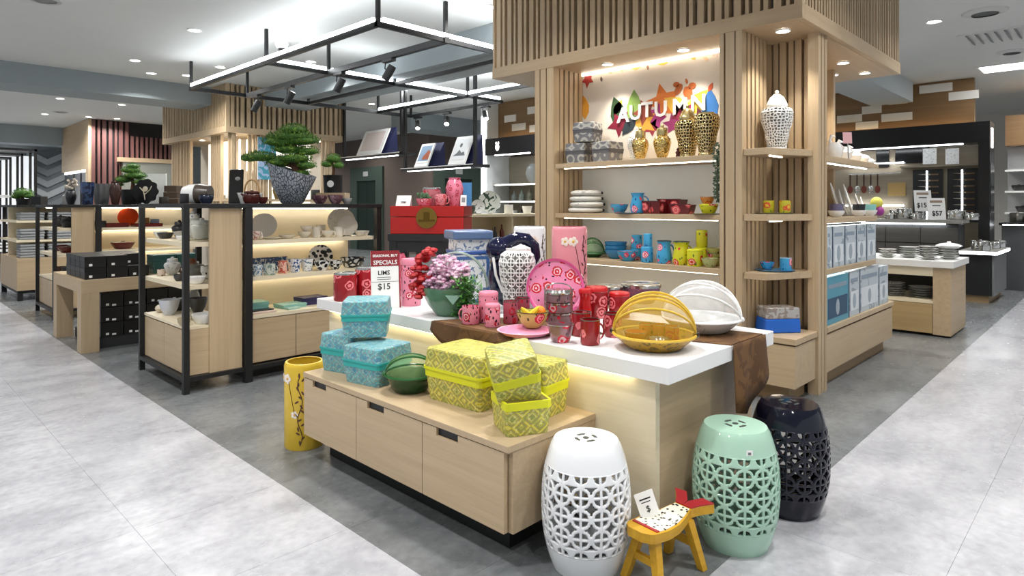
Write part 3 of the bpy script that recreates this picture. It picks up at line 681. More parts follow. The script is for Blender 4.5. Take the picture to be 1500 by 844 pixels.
def net_basket(label, p, w, mat_net, mat_base, mat_rib, hh, rot, knob=None, bk=.34):
    t = thing('net_covered_basket', label, 'food cover', p, rot)
    r = w/2
    obj('tray_base', MB().lathe(hollow([(r*.62, 0), (r*.7, .008), (r*.95, r*bk*.76), (r, r*bk)], .008), 32), mat_base, t, smooth=True)
    obj('rim_hoop', MB().tube([(r*math.cos(2*PI*k/40), r*math.sin(2*PI*k/40), r*bk) for k in range(40)], .006, 6, True), mat_rib, t, smooth=True)
    obj('net_dome', MB().lathe([(r*.985*math.cos(PI/2*k/9), r*(bk+.01)+hh*math.sin(PI/2*k/9)) for k in range(10)], 36), mat_net, t, smooth=True)
    for q in (-.75, -.25, .3, .8):
        pts = []
        for k in range(21):
            a = PI*k/20; x = r*math.cos(a); s = math.sin(a); pts.append((x, -r*s*math.sin(q)*.98, r*(bk+.01)+hh*1.015*s*math.cos(q)))
        obj('hoop', MB().tube(pts, .0045, 6), mat_rib, t, smooth=True)
    for sx in (-1, 1): obj('pivot_bead', MB().ell((sx*r*1.01, 0, r*(bk+.02)), (.014, .014, .014)), knob or mat_rib, t, smooth=True)
    return t
net_basket('green glossy basket with clear green net dome on the bench', (1.80, 2.395, BT), .23, net('b4d890', .2), plain('12401c', .12), plain('1f5a2a', .3), .085, CAMR+.2, bk=.68)
# ---------------------------------------------------------------- floor: yellow umbrella stand, garden stools, fish stool
def garden_stool(label, loc, mat, rot, h=.455, tagp=False):
    t = thing('garden_stool', label, 'stool', loc, rot); R0 = .162
    def rad(z): k = (z/h-.5)*2; return R0*(1-.26*abs(k)**2.3)
    zs = [h*k/28 for k in range(29)]; cols, rows = 14, 4; cell = 2*PI*R0/cols; z0 = h*.2; z1 = z0+cell*rows*.98
    low = [(0, .0)]+[(rad(z), z) for z in zs if z < z0-.004]+[(rad(z0), z0)]
    obj('lower_wall', MB().lathe([(rad(0)-.01, 0)]+low[1:], 56), mat, t, smooth=True)
    up = [(rad(z1), z1)]+[(rad(z), z) for z in zs if z > z1+.004 and z < h*.985]
    obj('upper_wall', MB().lathe(up+[(rad(h)*1.0, h*.988), (rad(h)*.97, h), (rad(h)*.5, h*1.004), (0, h*1.004)], 56), mat, t, smooth=True)
    def sd(a, b):
        da, db = a-round(a), b-round(b); d = circle_lattice(a, b)
        if b > rows-.06 or b < .06: return -.3
        if b > rows-.5 or b < .5:      # the border rows close with half circles
            rr_ = math.hypot(da, db)
            if rr_ > .43: return min(d, -.1)
        return d
    lw = obj('lattice_wall', pierced(rad, z0, z1, cols, rows, sd, 16, 16), mat, t, smooth=True); solidify(lw, .01)
    # coin emblem cut in the seat: four curved slots and a centre stud
    for k in range(4):
        pts = []
        for q in range(9):
            a = PI/2*k+(-.5+q/8)*.95+.4; pts.append((.042*math.cos(a), .042*math.sin(a)))
        for q in range(8, -1, -1):
            a = PI/2*k+(-.5+q/8)*.7+.4; pts.append((.030*math.cos(a), .030*math.sin(a)))
        obj('seat_slot', MB().prism(pts, h*1.004, h*1.004+.0012), plain('3a3f3e', .6), t)
    obj('seat_stud', MB().lathe([(0, h*1.004), (.012, h*1.004), (.012, h*1.004+.0012), (0, h*1.004+.0012)], 12), plain('3a3f3e', .6), t)
    if tagp:
        a = -PI/2-rot+CAMR+.02; zt = h*.87; r = rad(zt)+.001
        g = obj('price_tag', MB().box((-.012, -.001, -.011), (.012, .0005, .011)), PAPER, t, (r*math.cos(a), r*math.sin(a), zt), a+PI/2)
        obj('tag_print', MB().box((-.006, -.0016, -.006), (.005, -.001, .003)), plain('777777', .6), g)
    return t
garden_stool('glossy white ceramic garden stool with pierced coin lattice', (1.856, 1.42, 0), plain('eef0f2', .12, var=.02), CAMR)
garden_stool('mint green ceramic garden stool with pierced lattice and price tag', PZ(1077, 793, 0), plain('a9cdb8', .12, var=.02), CAMR+.1, tagp=True)
garden_stool('navy black glazed garden stool behind the mint green one', (2.80, 1.05, 0), plain('0d1020', .08), CAMR+.2)
_a, _b = PZ(930, 777, .2), PZ(1016, 729, .215)
fs = thing('fish_stool', 'small yellow wooden fish-shaped stool with black and white scales', 'stool', ((_a[0]+_b[0])/2, (_a[1]+_b[1])/2, 0), math.atan2(_b[1]-_a[1], _b[0]-_a[0]))
YW = wood('x', 'd9a824', 'b5841a'); REDP = plain('a3222a', .4); FL = math.hypot(_b[0]-_a[0], _b[1]-_a[1])/2
# fish outline from above: blunt head at -x, body, narrow wrist, forked tail at +x; the plank dips in the middle and lifts at the tail
def fz_(x): k = x/FL; return .19+.028*max(0, k)**1.5+.012*max(0, -k)**2
def half(x):
    pts = [(-1, .028), (-.96, .045), (-.8, .06), (-.4, .066), (0, .06), (.4, .045), (.62, .034), (.8, .05), (1, .075)]; k = x/FL
    for (x0, y0), (x1, y1) in zip(pts, pts[1:]):
        if x0 <= k <= x1+1e-6: return y0+(y1-y0)*(k-x0)/(x1-x0)
    return .03
def slab(xs, k, dz, mat, nm):
    vs = []; fs_ = []
    for x in xs:
        y = half(x)*k; z = fz_(x); vs += [(x, -y, z+dz[0]), (x, y, z+dz[0]), (x, y, z+dz[1]), (x, -y, z+dz[1])]
    for i in range(len(xs)-1):
        o = i*4
        for k2 in range(4): fs_.append((o+k2, o+(k2+1) % 4, o+4+(k2+1) % 4, o+4+k2))
    fs_ += [(3, 2, 1, 0), tuple(len(vs)-4+k2 for k2 in range(4))]
    return obj(nm, MB().add(vs, fs_), mat, fs)
slab([FL*(-1+.1*k) for k in range(18)], 1, (-.032, 0), YW, 'seat')
slab([FL*(-.62+.1*k) for k in range(13)], .86, (0, .003), print_mat('fish_scales', 'f0ead8', '1c1a18', 62, .32, .4, (1, 1, .2), 'dots'), 'painted_scales')
slab([FL*(-.70+.04*k) for k in range(3)], .86, (0, .0035), REDP, 'red_gill')
for s in (-1, 1):
    k7 = FL; tailv = [(.62*k7, 0), (.62*k7, s*.034), (.8*k7, s*.052), (1.02*k7, s*.085), (1.04*k7, s*.035), (.8*k7, s*.003)]
    for (z0, z1, mt, nm) in ((-.032, 0, YW, 'tail_fin'), (0, .004, REDP, 'painted_tail')):
        pv = [(x, y, fz_(x)+z0) for x, y in tailv]+[(x, y, fz_(x)+z1) for x, y in tailv]
        obj(nm, MB().add(pv, [(0,1,2,3,4,5),(11,10,9,8,7,6)]+[(i, (i+1) % 6, 6+(i+1) % 6, 6+i) for i in range(6)]), mt, fs)
for s in (-1, 1):
    for x in (-.6*FL, .52*FL):
        tp = Vector((x, s*.03, fz_(x)-.03)); bt = Vector((x*1.3, s*.075, 0)); q = .015; vs = []
        for (c, k) in ((tp, 1.1), (bt, .9)): vs += [(c.x+a*q*k, c.y+b*q*k, c.z) for a, b in ((-1,-1),(1,-1),(1,1),(-1,1))]
        obj('leg', MB().add(vs, [(3,2,1,0),(4,5,6,7),(0,1,5,4),(1,2,6,5),(2,3,7,6),(3,0,4,7)]), YW, fs, bevel=.002)
for x in (-.7*FL, .6*FL): obj('stretcher', MB().box((x-.008, -.052, .075), (x+.008, .052, .1)), YW, fs)
cd = thing('price_card', 'white price card propped on the fish stool seat', 'price card', (0, 0, 0))
_c = PZ(953, 756, .197); cd.location = (_c[0], _c[1], .197); cd.rotation_euler = (-.15, -.3, CAMR+.1)
part_box('card', (-.035, -.001, -.005), (.035, .001, .085), PAPER, cd)
for k, (t_, s_) in enumerate((('fish stool', .011), ('$', .026))):
    if k: obj('printed_price', text_mesh('$', .03, INK), INK, cd, (0, -.0015, .025), (PI/2, 0, 0))
    else: part_box('printed_line', (-.022, -.0015, .058), (.02, -.001, .063), INK, cd); part_box('printed_line', (-.018, -.0015, .048), (.016, -.001, .051), INK, cd)
# ================================================================ ON THE WHITE COUNTER
def C(x, y): return PZ(x, y, CT)
PINK, RED = 'e58aa0', '9a1220'
FPK = floral('e78ba2', 'c22336', '3a2230', 16, centre='f4b9c4', dens=.5); FPK2 = floral('ec8fb4', 'd03038', '4a2a3a', 13, dens=.45, centre='f6c0d0')
FRD = floral('8e1119', 'e0787e', '5a0a10', 12, centre='8e1119', dens=.14, thr=.36); FBL = floral('3f9ccc', 'd8516a', '1d4a78', 12, centre='f2d5dc', dens=.4, thr=.33)
FYL = floral('c9c728', 'c83c34', '4f6a20', 12, centre='e9b9a0', dens=.45, thr=.33); FGRN = floral('b9b860', 'b8283a', '3c4a20', 12, centre='e6a0a0', dens=.45, thr=.3)
FMAR = floral('6e1a22', 'd86a6a', '3f0c12', 11, centre='8a2a30', dens=.2, thr=.34); FST = floral('8d6a70', 'c8283a', '5a4048', 14, dens=.5, centre='d8b0b4', metal=.4)
# brown runner cloth laid across the counter and hanging over both edges
CLOTH = print_mat('brown_cloth', '6b4a26', '57391b', 7, .5, .75)
def drape(label, top, fall, name='table_runner'):
    """cloth: a flat strip on the top (list of uv corners) plus a fold hanging from its outer edge"""
    t = thing(name, label, 'cloth'); n = len(top)
    obj('cloth_top', MB().prism(top, CT+.0006, CT+.0046), CLOTH, t)
    m = MB(); K = 14; vs = []
    (a0, b0), (dirn, shape) = fall[0], fall[1]
    for i in range(K+1):
        s = i/K; u = a0[0]+(b0[0]-a0[0])*s; v = a0[1]+(b0[1]-a0[1])*s; dep = shape(s)
        for j, f in enumerate((0, .08, .4, .75, 1)):
            wv = .006+(.012*math.sin(s*9)+.012)*f
            vs.append((u+dirn[0]*wv, v+dirn[1]*wv, CT+.0046-dep*f))
    fs_ = [(i*5+j, (i+1)*5+j, (i+1)*5+j+1, i*5+j+1) for i in range(K) for j in range(4)]
    o = obj('cloth_fall', m.add(vs, fs_), CLOTH, t, smooth=True); solidify(o, .003); return t
drape('brown cloth runner end hanging in a point over the counter front', [(2.086, 2.58), (2.086, 1.98), (2.42, 1.75), (2.62, 2.05), (2.35, 2.45)],
      [((2.083, 2.58), (2.083, 1.99)), ((-1, 0), lambda s: .012+.125*(1-abs(2*(s-.40))**1.4 if s < .8 else max(0, 1-(.8)**1.4-(s-.8)*1.3)))])
drape('brown cloth runner hanging down the counter end towards the stools', [(2.60, 1.216), (2.93, 1.216), (2.80, 1.9), (2.45, 1.75)],
      [((2.60, 1.213), (2.93, 1.213)), ((0, -1), lambda s: .31-.08*abs(s-.3)-.14*max(0, s-.5))])
CZ = CT+.005
# sign easel
sg = thing('price_sign', 'red and white SPECIALS price sign on the counter, LIMS $15', 'sign', C(566, 452), (-.12, 0, CAMR+.42))
part_box('board', (-.085, -.002, .0), (.085, .002, .335), PAPER, sg); part_box('red_header', (-.085, -.004, .245), (.085, -.002, .335), plain('8c1f28', .5), sg)
part_box('red_edge', (.078, -.004, 0), (.085, -.002, .245), plain('8c1f28', .5), sg)
for (s, z, h, m) in (('SPECIALS', .265, .035, WHITE), ('SEASONAL BUY', .305, .021, WHITE), ('LIMS', .205, .036, INK), ('$15', .125, .05, INK)):
    obj('lettering', text_mesh(s, h, m, .0005, bold=.0006), m, sg, (0 if m is WHITE else -.01, -.0045 if m is WHITE else -.0025, z), (PI/2, 0, 0))
for z in (.178, .166): part_box('printed_line', (-.05, -.0028, z), (.03, -.002, z+.004), plain('888888', .6), sg)
part_box('printed_rule', (-.085, -.0028, .153), (.078, -.002, .156), plain('999999', .6), sg)
part_box('back_strut', (-.02, .002, 0), (.02, .012, .25), CHAR, sg)
# red canisters behind
vessel('can', 'clip_canister', 'red enamel canister with steel clips, by the purple gift box', 'canister', C(502, 442), 34, 42, FRD, rim=STEEL, lid=(STEEL, .08))
vessel('can', 'clip_canister', 'red enamel canister with pink rose, tucked behind the SPECIALS sign', 'canister', C(533, 438), 32, 46, FRD, rim=STEEL, lid=(STEEL, .08))
vessel('can', 'enamel_jar', 'pink floral enamel jar beside the SPECIALS sign, red flowers at its side', 'jar', C(600, 449), 30, 70, FPK, lid=(plain(PINK, .3), .14))
vessel('urn', 'enamel_vase', 'dark pink floral vase behind the SPECIALS sign', 'vase', C(583, 434), 28, 62, floral('b8566e', 'c22336', '3a2230', 16, dens=.5))
# flower bowl
fb = vessel('bowl', 'flower_bowl', 'celadon green bowl arranged with mauve blooms, red orchid and fern', 'planter', C(656, 464), 80, 42, plain('5a7e64', .12), th=.04)
rnd = random.Random(3)
def blossom(cx, cy, cz, R, n, pet, mat, nm):
    m = MB()
    for k in range(n):
        a, e = rnd.uniform(0, 2*PI), rnd.uniform(-.2, 1.2); r = R*rnd.uniform(.8, 1)
        c = (cx+r*math.cos(a)*math.cos(e), cy+r*math.sin(a)*math.cos(e), cz+r*math.sin(e)); m.ell(c, (pet*rnd.uniform(.6, 1.2),)*2+(pet*.6,), 6, 4)
    return obj(nm, m, mat, fb, smooth=True)
fw = fb.location; BS = C(656, 464)[3]
for (dx, dz, R) in ((-.06, .2, .07), (.03, .19, .075), (-.02, .26, .075), (.06, .23, .06), (-.085, .16, .055), (0, .15, .06)): blossom(dx, -.02, dz, R, 60, .017, print_mat('mauve', 'c994b4', 'e6c8d8', 40, .5, .6), 'hydrangea_bloom')
for (dx, dz) in ((-.155, .25), (-.17, .2), (-.165, .15), (-.13, .3), (-.145, .11), (-.1, .33), (-.12, .2)): blossom(dx, -.03, dz, .035, 11, .024, plain('b01018', .5), 'orchid_flower')
m = MB()
for k in range(700):
    a, r = rnd.uniform(0, 2*PI), rnd.uniform(.0, .12); x0, y0 = .1+r*.7*math.cos(a), -.09+r*.6*math.sin(a); z0 = rnd.uniform(.02, .24)-max(0, .02)*1; l = rnd.uniform(.02, .045); b = rnd.uniform(0, 2*PI)
    m.add([(x0, y0, z0), (x0+.013*math.sin(b), y0-.013*math.cos(b), z0), (x0+l*math.cos(b), y0+l*math.sin(b), z0+rnd.uniform(-.01, .03))], [(0, 1, 2)])
fo = obj('fern_foliage', m, plain('4f8a34', .6), fb); fo['kind'] = 'stuff'
obj('ribbon_point', MB().add([(-.005, -.145, .125), (.075, -.145, .125), (.035, -.145, .075), (-.005, -.14, .125), (.075, -.14, .125), (.035, -.14, .075)], [(0,2,1),(3,4,5),(0,1,4,3),(1,2,5,4),(2,0,3,5)]), plain('8fb5a4', .5), fb)
for y in (-.02, .03): obj('arched_handle', MB().tube([(.17*math.cos(PI*k/16)+.04, y, .15+.19*math.sin(PI*k/16)) for k in range(17)], .005, 6), plain('8a9a90', .35), fb, smooth=True)
# blue and white square jar with lid
bj = thing('square_jar', 'square blue and white porcelain jar with slate blue lid', 'jar', (2.66, 2.95, CT), CAMR+.35)
BW = print_mat('blue_white', 'e9ecec', '6f86a8', 26, .42)
part_box('body', (-.11, -.11, 0), (.11, .11, .30), BW, bj, .006); part_box('shoulder', (-.115, -.115, .30), (.115, .115, .325), plain('3e5c9c', .2), bj, .006)
for s in (-1, 1): part_box('border_stripe', (s*.094-.01, -.1125, .01), (s*.094+.01, -.109, .29), plain('4a6aa0', .2), bj)
part_box('border_stripe', (-.085, -.1125, .27), (.085, -.109, .29), plain('4a6aa0', .2), bj); part_box('border_stripe', (-.085, -.1125, .01), (.085, -.109, .03), plain('4a6aa0', .2), bj)
part_box('neck', (-.1, -.1, .325), (.1, .1, .39), BW, bj); part_box('lid', (-.125, -.125, .39), (.125, .125, .445), plain('5b7398', .3), bj, .01)
# navy ceramic figure with curled white-edged trunk
nf = thing('ceramic_figure', 'navy glazed ceramic elephant figure with white trim behind the lattice jar', 'figurine', (2.70, 2.60, CT), CAMR)
NAVY = plain('0c1030', .08)
obj('body', MB().ell((-.02, .0, .17), (.13, .1, .17), 20, 12).ell((-.085, -.03, .34), (.075, .075, .075), 16, 10), NAVY, nf, smooth=True)
obj('trunk', MB().tube([(-.04, -.03, .37), (.02, -.03, .405), (.08, -.03, .40), (.125, -.03, .36), (.135, -.03, .30), (.11, -.03, .25)], [.05, .042, .036, .03, .026, .02], 12), NAVY, nf, smooth=True)
obj('tusk', MB().tube([(.0, -.08, .34), (.045, -.09, .36), (.09, -.08, .345), (.105, -.07, .29)], [.018, .017, .014, .006], 10), WPORC, nf, smooth=True)
obj('saddle_trim', MB().tube([(-.115, -.09, .30), (-.1, -.105, .2), (-.06, -.1, .1)], .008, 8), WPORC, nf, smooth=True)
# white lattice ginger jar
def ginger_jar(name, label, p, w, h, mat, cols, rows, sdf, group=None, seg=8, finial=True, lidp=True, loaf=False):
    t = thing(name, label, 'jar', p, CAMR, group); R = w/2
    K = [(0, .62), (.05, .6), (.3, .74), (.6, .98), (.72, 1), (.8, .9), (.84, .55)] if not loaf else [(0, .66), (.25, .78), (.55, .97), (.66, 1), (.75, .92), (.81, .7), (.84, .42)]; hb = h*(.72 if lidp else 1)
    def rad(z):
        q = z/hb*.84
        for (a, b), (c, d) in zip(K, K[1:]):
            if q <= c+1e-9: f = (q-a)/(c-a); f = f*f*(3-2*f); return R*(b+(d-b)*f)
        return R*.55
    w_ = obj('pierced_body', pierced(rad, hb*.05, hb*.95, cols, rows, sdf, seg, seg), mat, t, smooth=True); solidify(w_, R*.06)
    obj('foot', MB().lathe([(0, 0), (R*.64, 0), (R*.64, hb*.03), (rad(hb*.05), hb*.052), (rad(hb*.05)-.003, hb*.052)], 24), mat, t, smooth=True)
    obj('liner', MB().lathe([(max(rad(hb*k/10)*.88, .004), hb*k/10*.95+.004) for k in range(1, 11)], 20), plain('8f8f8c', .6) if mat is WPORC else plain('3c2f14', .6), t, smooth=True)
    obj('neck', MB().lathe([(rad(hb*.95), hb*.948), (R*.6, hb*.97), (R*.62, hb), (0, hb)], 24), mat, t, smooth=True)
    if lidp:
        obj('lid', MB().lathe([(0, hb), (R*.66, hb), (R*.68, hb+h*.03), (R*.6, hb+h*.07), (R*.42, hb+h*.16), (R*.2, hb+h*.21), (0, hb+h*.215)], 24), mat, t, smooth=True)
        if finial: obj('finial', MB().ell((0, 0, hb+h*.245), (R*.13, R*.13, h*.035)), mat, t, smooth=True)
    return t
def best_gap(a, b):
    i, j = math.floor(a), math.floor(b); best = 9; sec = 9
    for di in (-1, 0, 1):
        for dj in (-1, 0, 1):
            ii, jj = (i+di) % 26, j+dj; h1 = math.sin(ii*127.1+jj*311.7)*43758.5453; h2 = math.sin(ii*269.5+jj*183.3)*43758.5453
            d = math.hypot(i+di+.2+.6*(h1-math.floor(h1))-a, j+dj+.2+.6*(h2-math.floor(h2))-b)
            if d < best: best, sec = d, best
            elif d < sec: sec = d
    return sec-best
def open_cells(a, b): return best_gap(a, b)-.3     # solid along the cell borders
ginger_jar('lattice_jar', 'white porcelain jar with pierced circle lattice on the counter', (2.555, 2.43, CT), .205, .36, WPORC, 13, 6, circle_lattice, seg=12, lidp=False, loaf=True)
# floral umbrella stands on the counter
def stand(label, p, w, h, ground, ink, key, rot=0):
    t = thing('umbrella_stand', label, 'umbrella stand', p, CAMR+rot)
    r = w/2; obj('body', MB().lathe(hollow([(r*.97, 0), (r, .008), (r, h-.02), (r*.96, h-.004), (r*.93, h)], .01), 36), plain(ground, .15, var=.02), t, smooth=True)
    br = plain(ink, .3); PW = plain('f1e6da', .3); YE = plain('d9a93a', .4)
    def on(a, z, m, nm):   # a small painted motif lying on the wall at angle a
        o = obj(nm, m, br, t, ((r+.0015)*math.cos(a), (r+.0015)*math.sin(a), z), a+PI/2); return o
    for (a, z, s) in ((-1.9, h*.83, 1.0), (-1.45, h*.83, 1.1), (-1.0, h*.42, .8)):
        for k in range(5):
            q = 2*PI*k/5
            o = obj('petal', MB().ell((0, 0, 0), (.011*s, .0012, .011*s), 8, 5), PW, t, ((r+.001)*math.cos(a+.1*s*math.cos(q)*.12/r*.1)+0, (r+.001)*math.sin(a), z), a+PI/2)
            o.location = ((r+.001)*math.cos(a+.015*s*math.cos(q)/r), (r+.001)*math.sin(a+.015*s*math.cos(q)/r), z+.015*s*math.sin(q))
        on(a, z, MB().ell((0, 0, 0), (.007*s, .003, .007*s), 8, 5), 'flower_centre').data.materials[0] = YE
    for k in range(16):
        a = -.72+.16*math.sin(k*1.9); z = h*(.1+.052*k); o = on(a, z, MB().ell((0, 0, 0), (.005, .001, .013), 6, 5), 'painted_leaf'); o.rotation_euler = (0, rnd.uniform(-1.2, 1.2), a+PI/2)
    pts = [((r+.001)*math.cos(-.72+.12*math.sin(k*.9)), (r+.001)*math.sin(-.72+.12*math.sin(k*.9)), h*(.06+.058*k)) for k in range(15)]
    obj('painted_branch', MB().tube(pts, .0025, 5), br, t); pts = [((r+.001)*math.cos(-1.35+.03*k), (r+.001)*math.sin(-1.35+.03*k), h*.8-.014*k) for k in range(14)]
    obj('painted_branch', MB().tube(pts, .0018, 5), br, t); return t
stand('tall yellow glazed umbrella stand painted with brown blossom branches on the floor', (1.715, 3.235, 0), .21, .457, 'd9b638', '5a3a20', 'y', -.75)
stand('white glazed umbrella stand painted with blossom, beside the pink one', (2.915, 2.666, CT), .2, .47, 'eceef0', '4a3228', 'w', .1)
stand('pink glazed umbrella stand painted with white blossom', (2.815, 2.27, CT), .2, .48, 'e0909a', '4a2a28', 'p')
# standing pink tray
tr = thing('round_tray', 'round pink enamel tray with red flower, standing on edge', 'tray', (C(815, 470)[0]+.06, C(815, 470)[1]+.06, CT+.004), CAMR+.12)
tl = -.2; R = .155
def up(x, y, z): return (x, z*math.cos(tl)*-1*0+y, z)
trm = MB().lathe([(0, .004), (R*.88, .004), (R*.93, .012), (R, .016), (R, .011), (R*.94, .006), (R*.88, 0), (0, 0)], 48)
obj('tray_plate', trm, FPK2, tr, (0, .0, R), (PI/2-.2, 0, 0), True)
obj('tray_rim', MB().lathe([(R*.9, .0045), (R*.94, .014), (R*1.005, .018), (R*1.005, .013), (R*.95, .0075)], 48), plain('e2609c', .25), tr, (0, -.001, R), (PI/2-.2, 0, 0), True)
# pink and red enamel ware
vessel('mug', 'enamel_mug', 'small pink floral mug on the brown runner', 'mug', PZ(690, 476, CZ), 26, 26, FPK, handle=-2.8, rot=CAMR+2.9)
vessel('can', 'enamel_canister', 'taller pink floral canister with scalloped lid on the runner', 'canister', PZ(714, 474, CZ), 29, 46, FPK, lid=(plain(PINK, .25), .16))
vessel('can', 'enamel_canister', 'short pink floral canister with flat lid on the runner', 'canister', PZ(721, 480, CZ), 23, 34, FPK, lid=(plain(PINK, .25), .16))
vessel('mug', 'enamel_tumbler', 'red flowered pink tumbler beside the fruit bowl', 'tumbler', PZ(748, 475, CZ), 22, 32, floral('b5586a', 'c22336', '3a2230', 15, dens=.5), rim=DSTEEL)
vessel('mug', 'enamel_tumbler', 'dark rimmed pink tumbler behind the fruit bowl', 'tumbler', PZ(765, 470, CZ), 22, 32, floral('a8505e', 'c22336', '3a2230', 15, dens=.5), rim=DSTEEL)
pl = vessel('tray', 'enamel_plate', 'flat pink enamel plate under the fruit bowl', 'plate', PZ(770, 495, CZ), 84, 6, plain('e892b0', .25), rim=plain('f0b0c4', .3))
q = back(C(781, 489), .075); fbz = CT+.0165
fbw = vessel('bowl', 'fruit_bowl', 'green floral enamel bowl holding a banana and an orange', 'bowl', (q[0], q[1], fbz), .155, .075, FGRN, metric=True, rim=plain('4a3a20', .4))
bl = fbw.location
for (nm, lab, cat, m, mt) in (('banana', 'single yellow banana in the green floral bowl', 'banana', MB().tube([(-.055+.012*k, -.02, .055+.012*abs(k-3.4)) for k in range(8)], [.005, .012, .015, .016, .016, .015, .011, .005], 8), plain('e6bf1e', .5)),
                              ('orange', 'single orange in the green floral bowl', 'orange', MB().ell((.034, .014, .07), (.03, .03, .03), 14, 10), plain('e88416', .5))):
    one(nm, lab, cat, m, mt, (bl.x, bl.y, fbz), CAMR, smooth=True)
tf = thing('tiffin_carrier', 'three-tier red flowered steel tiffin carrier before the pink tray', 'tiffin', back(C(819, 475), .05), CAMR)
for k in range(3):
    obj('tier', MB().lathe([(0, k*.052), (.062, k*.052), (.066, k*.052+.004), (.066, k*.052+.046), (.063, k*.052+.05), (0, k*.052+.05)], 28), FST, tf, smooth=True)
    obj('steel_band', MB().lathe([(.064, k*.052+.044), (.0685, k*.052+.044), (.0685, k*.052+.052), (.064, k*.052+.052)], 28), STEEL, tf, smooth=True)
obj('lid', MB().lathe([(0, .156), (.066, .156), (.06, .17), (0, .176)], 28), STEEL, tf, smooth=True)
for s in (-1, 1): obj('side_clip', MB().box((s*.069-.004, -.008, .02), (s*.069+.004, .008, .17)), STEEL, tf)
obj('carry_handle', MB().tube([(.068*math.cos(PI*k/10), 0, .165+.035*math.sin(PI*k/10)) for k in range(11)], .003, 6), STEEL, tf, smooth=True)
vessel('dish', 'steel_bowl', 'small steel bowl with pink painted wall at the counter edge', 'bowl', C(822, 503), 40, 26, FST, rim=STEEL, th=.08)
for (x, y, wp, hp, lab) in ((866, 507, 29, 36, 'glossy red enamel mug at the counter edge'), (853, 494, 29, 34, 'glossy red enamel mug with pink flower behind another'), (900, 495, 26, 34, 'glossy red enamel mug beside the yellow net basket')):
    vessel('mug', 'enamel_mug', lab, 'mug', C(x, y), wp, hp, FRD, handle=1.0, rim=DSTEEL, rot=CAMR+(.3 if 'edge' in lab else 2.2))
for (x, y, wp, hp, lab) in ((880, 467, 34, 46, 'taller red canister with scalloped red lid and pink rose'), (905, 467, 31, 38, 'shorter red canister with scalloped red lid by the yellow net')):
    vessel('can', 'enamel_canister', lab, 'canister', C(x, y), wp, hp, FRD, lid=(plain('c01a20', .3), .16), rim=STEEL)
vessel('jug', 'enamel_jug', 'plain bright red enamel jug beside the pink tray', 'jug', C(858, 470), 20, 46, plain('b01418', .2), lid=(plain('c01a20', .3), .14))
vessel('dish', 'steel_pot', 'maroon enamel pot with steel rim behind the red canisters', 'pot', C(895, 447), 42, 28, FMAR, rim=STEEL, lid=(STEEL, .16))
vessel('dish', 'steel_pot', 'mauve enamel pot with steel band behind the yellow net basket', 'pot', C(940, 446), 58, 30, floral('8a5a74', 'b06a80', '4a2a3a', 14, dens=.4), rim=STEEL, lid=(STEEL, .2))
# net covered baskets
def scallop(p, w, lab, nm, netm, basem, ribm, hh, rot, knob): return net_basket(lab, p, w, netm, basem, ribm, hh, rot, knob)
pc = back(C(972, 523), .17)
net_basket('yellow round basket with yellow net dome and wooden bead', (pc[0], pc[1], CT), .34, net('d9b024', .34), print_mat('yellow_base', 'a8801a', '6a5510', 30, .45), plain('d9b43a', .4), .17, CAMR-.25, plain('2a1a12', .2))
for (dx, dy, k, wd, hd) in ((-.05, .03, 'bowl', .1, .05), (.03, .05, 'mug', .06, .075), (.07, .0, 'mug', .06, .075), (-.02, .072, 'mug', .06, .07), (0, -.04, 'dish', .11, .035)):
    lab = {('bowl', -.05): 'red flowered bowl inside the yellow net dome', ('mug', .03): 'red flowered mug at the middle of the yellow net dome', ('mug', .07): 'red flowered mug at the hinge end of the yellow net dome',
           ('mug', -.02): 'red flowered mug behind the bowl inside yellow net', ('dish', 0): 'steel dish lying inside the yellow net dome'}[(k, dx)]
    u = pc[0]+_R[0]*dx+_F[0]*dy; v = pc[1]+_R[1]*dx+_F[1]*dy
    vessel(k, 'netted_'+k, lab, 'bowl' if k != 'mug' else 'mug', (u, v, CT+.012), wd, hd, STEEL if k == 'dish' else floral('c8622a', 'c22336', '5a3a1a', 11, dens=.3), metric=True, rim=STEEL)
pc = back(C(1045, 497), .18)
net_basket('white round basket with sheer white net dome', (pc[0], pc[1], CZ), .36, net('eef0f2', .3), print_mat('white_base', 'd6d6d2', 'b4b4b0', 12, .45), plain('f0f0ee', .4), .17, CAMR-.5)
# ================================================================ RED CHEST ON A BLACK STAND
cp = (3.35, 4.16); CR = CAMR-.11
ch = thing('lacquer_stand', 'tall black stand carrying the red lacquer chest', 'stand', (cp[0], cp[1], 0), CR)
for x in (-.28, .28):
    for y in (-.16, .16): part_box('leg', (x-.03, y-.03, 0), (x+.03, y+.03, 1.02), BLACK, ch)
part_box('stand_top', (-.32, -.2, 1.02), (.32, .2, 1.075), BLACK, ch); part_box('apron', (-.28, -.185, .93), (.28, -.165, 1.02), BLACK, ch)
for x in (-.07, .1): part_box('spindle', (x-.02, -.18, 0), (x+.02, -.15, .93), BLACK, ch)
part_box('lower_shelf', (-.28, -.15, .3), (.28, .15, .33), BLACK, ch)
rc = thing('lacquer_chest', 'red lacquered chest with round brass lock plate', 'chest', (cp[0], cp[1], 1.075), CR)
RL = plain('a3160f', .25)
part_box('chest_body', (-.3, -.19, 0), (.3, .19, .135), RL, rc, .004); part_box('chest_lid', (-.303, -.193, .139), (.303, .193, .225), RL, rc, .004)
def disc(r, d0, d1, n=28): return MB().add([(r*math.cos(2*PI*k/n), d0, r*math.sin(2*PI*k/n)) for k in range(n)]+[(r*math.cos(2*PI*k/n), d1, r*math.sin(2*PI*k/n)) for k in range(n)], [tuple(range(n)), tuple(range(n, 2*n))[::-1]]+[(k, n+k, n+(k+1) % n, (k+1) % n) for k in range(n)])
BR = plain('8a7038', .4, 1)
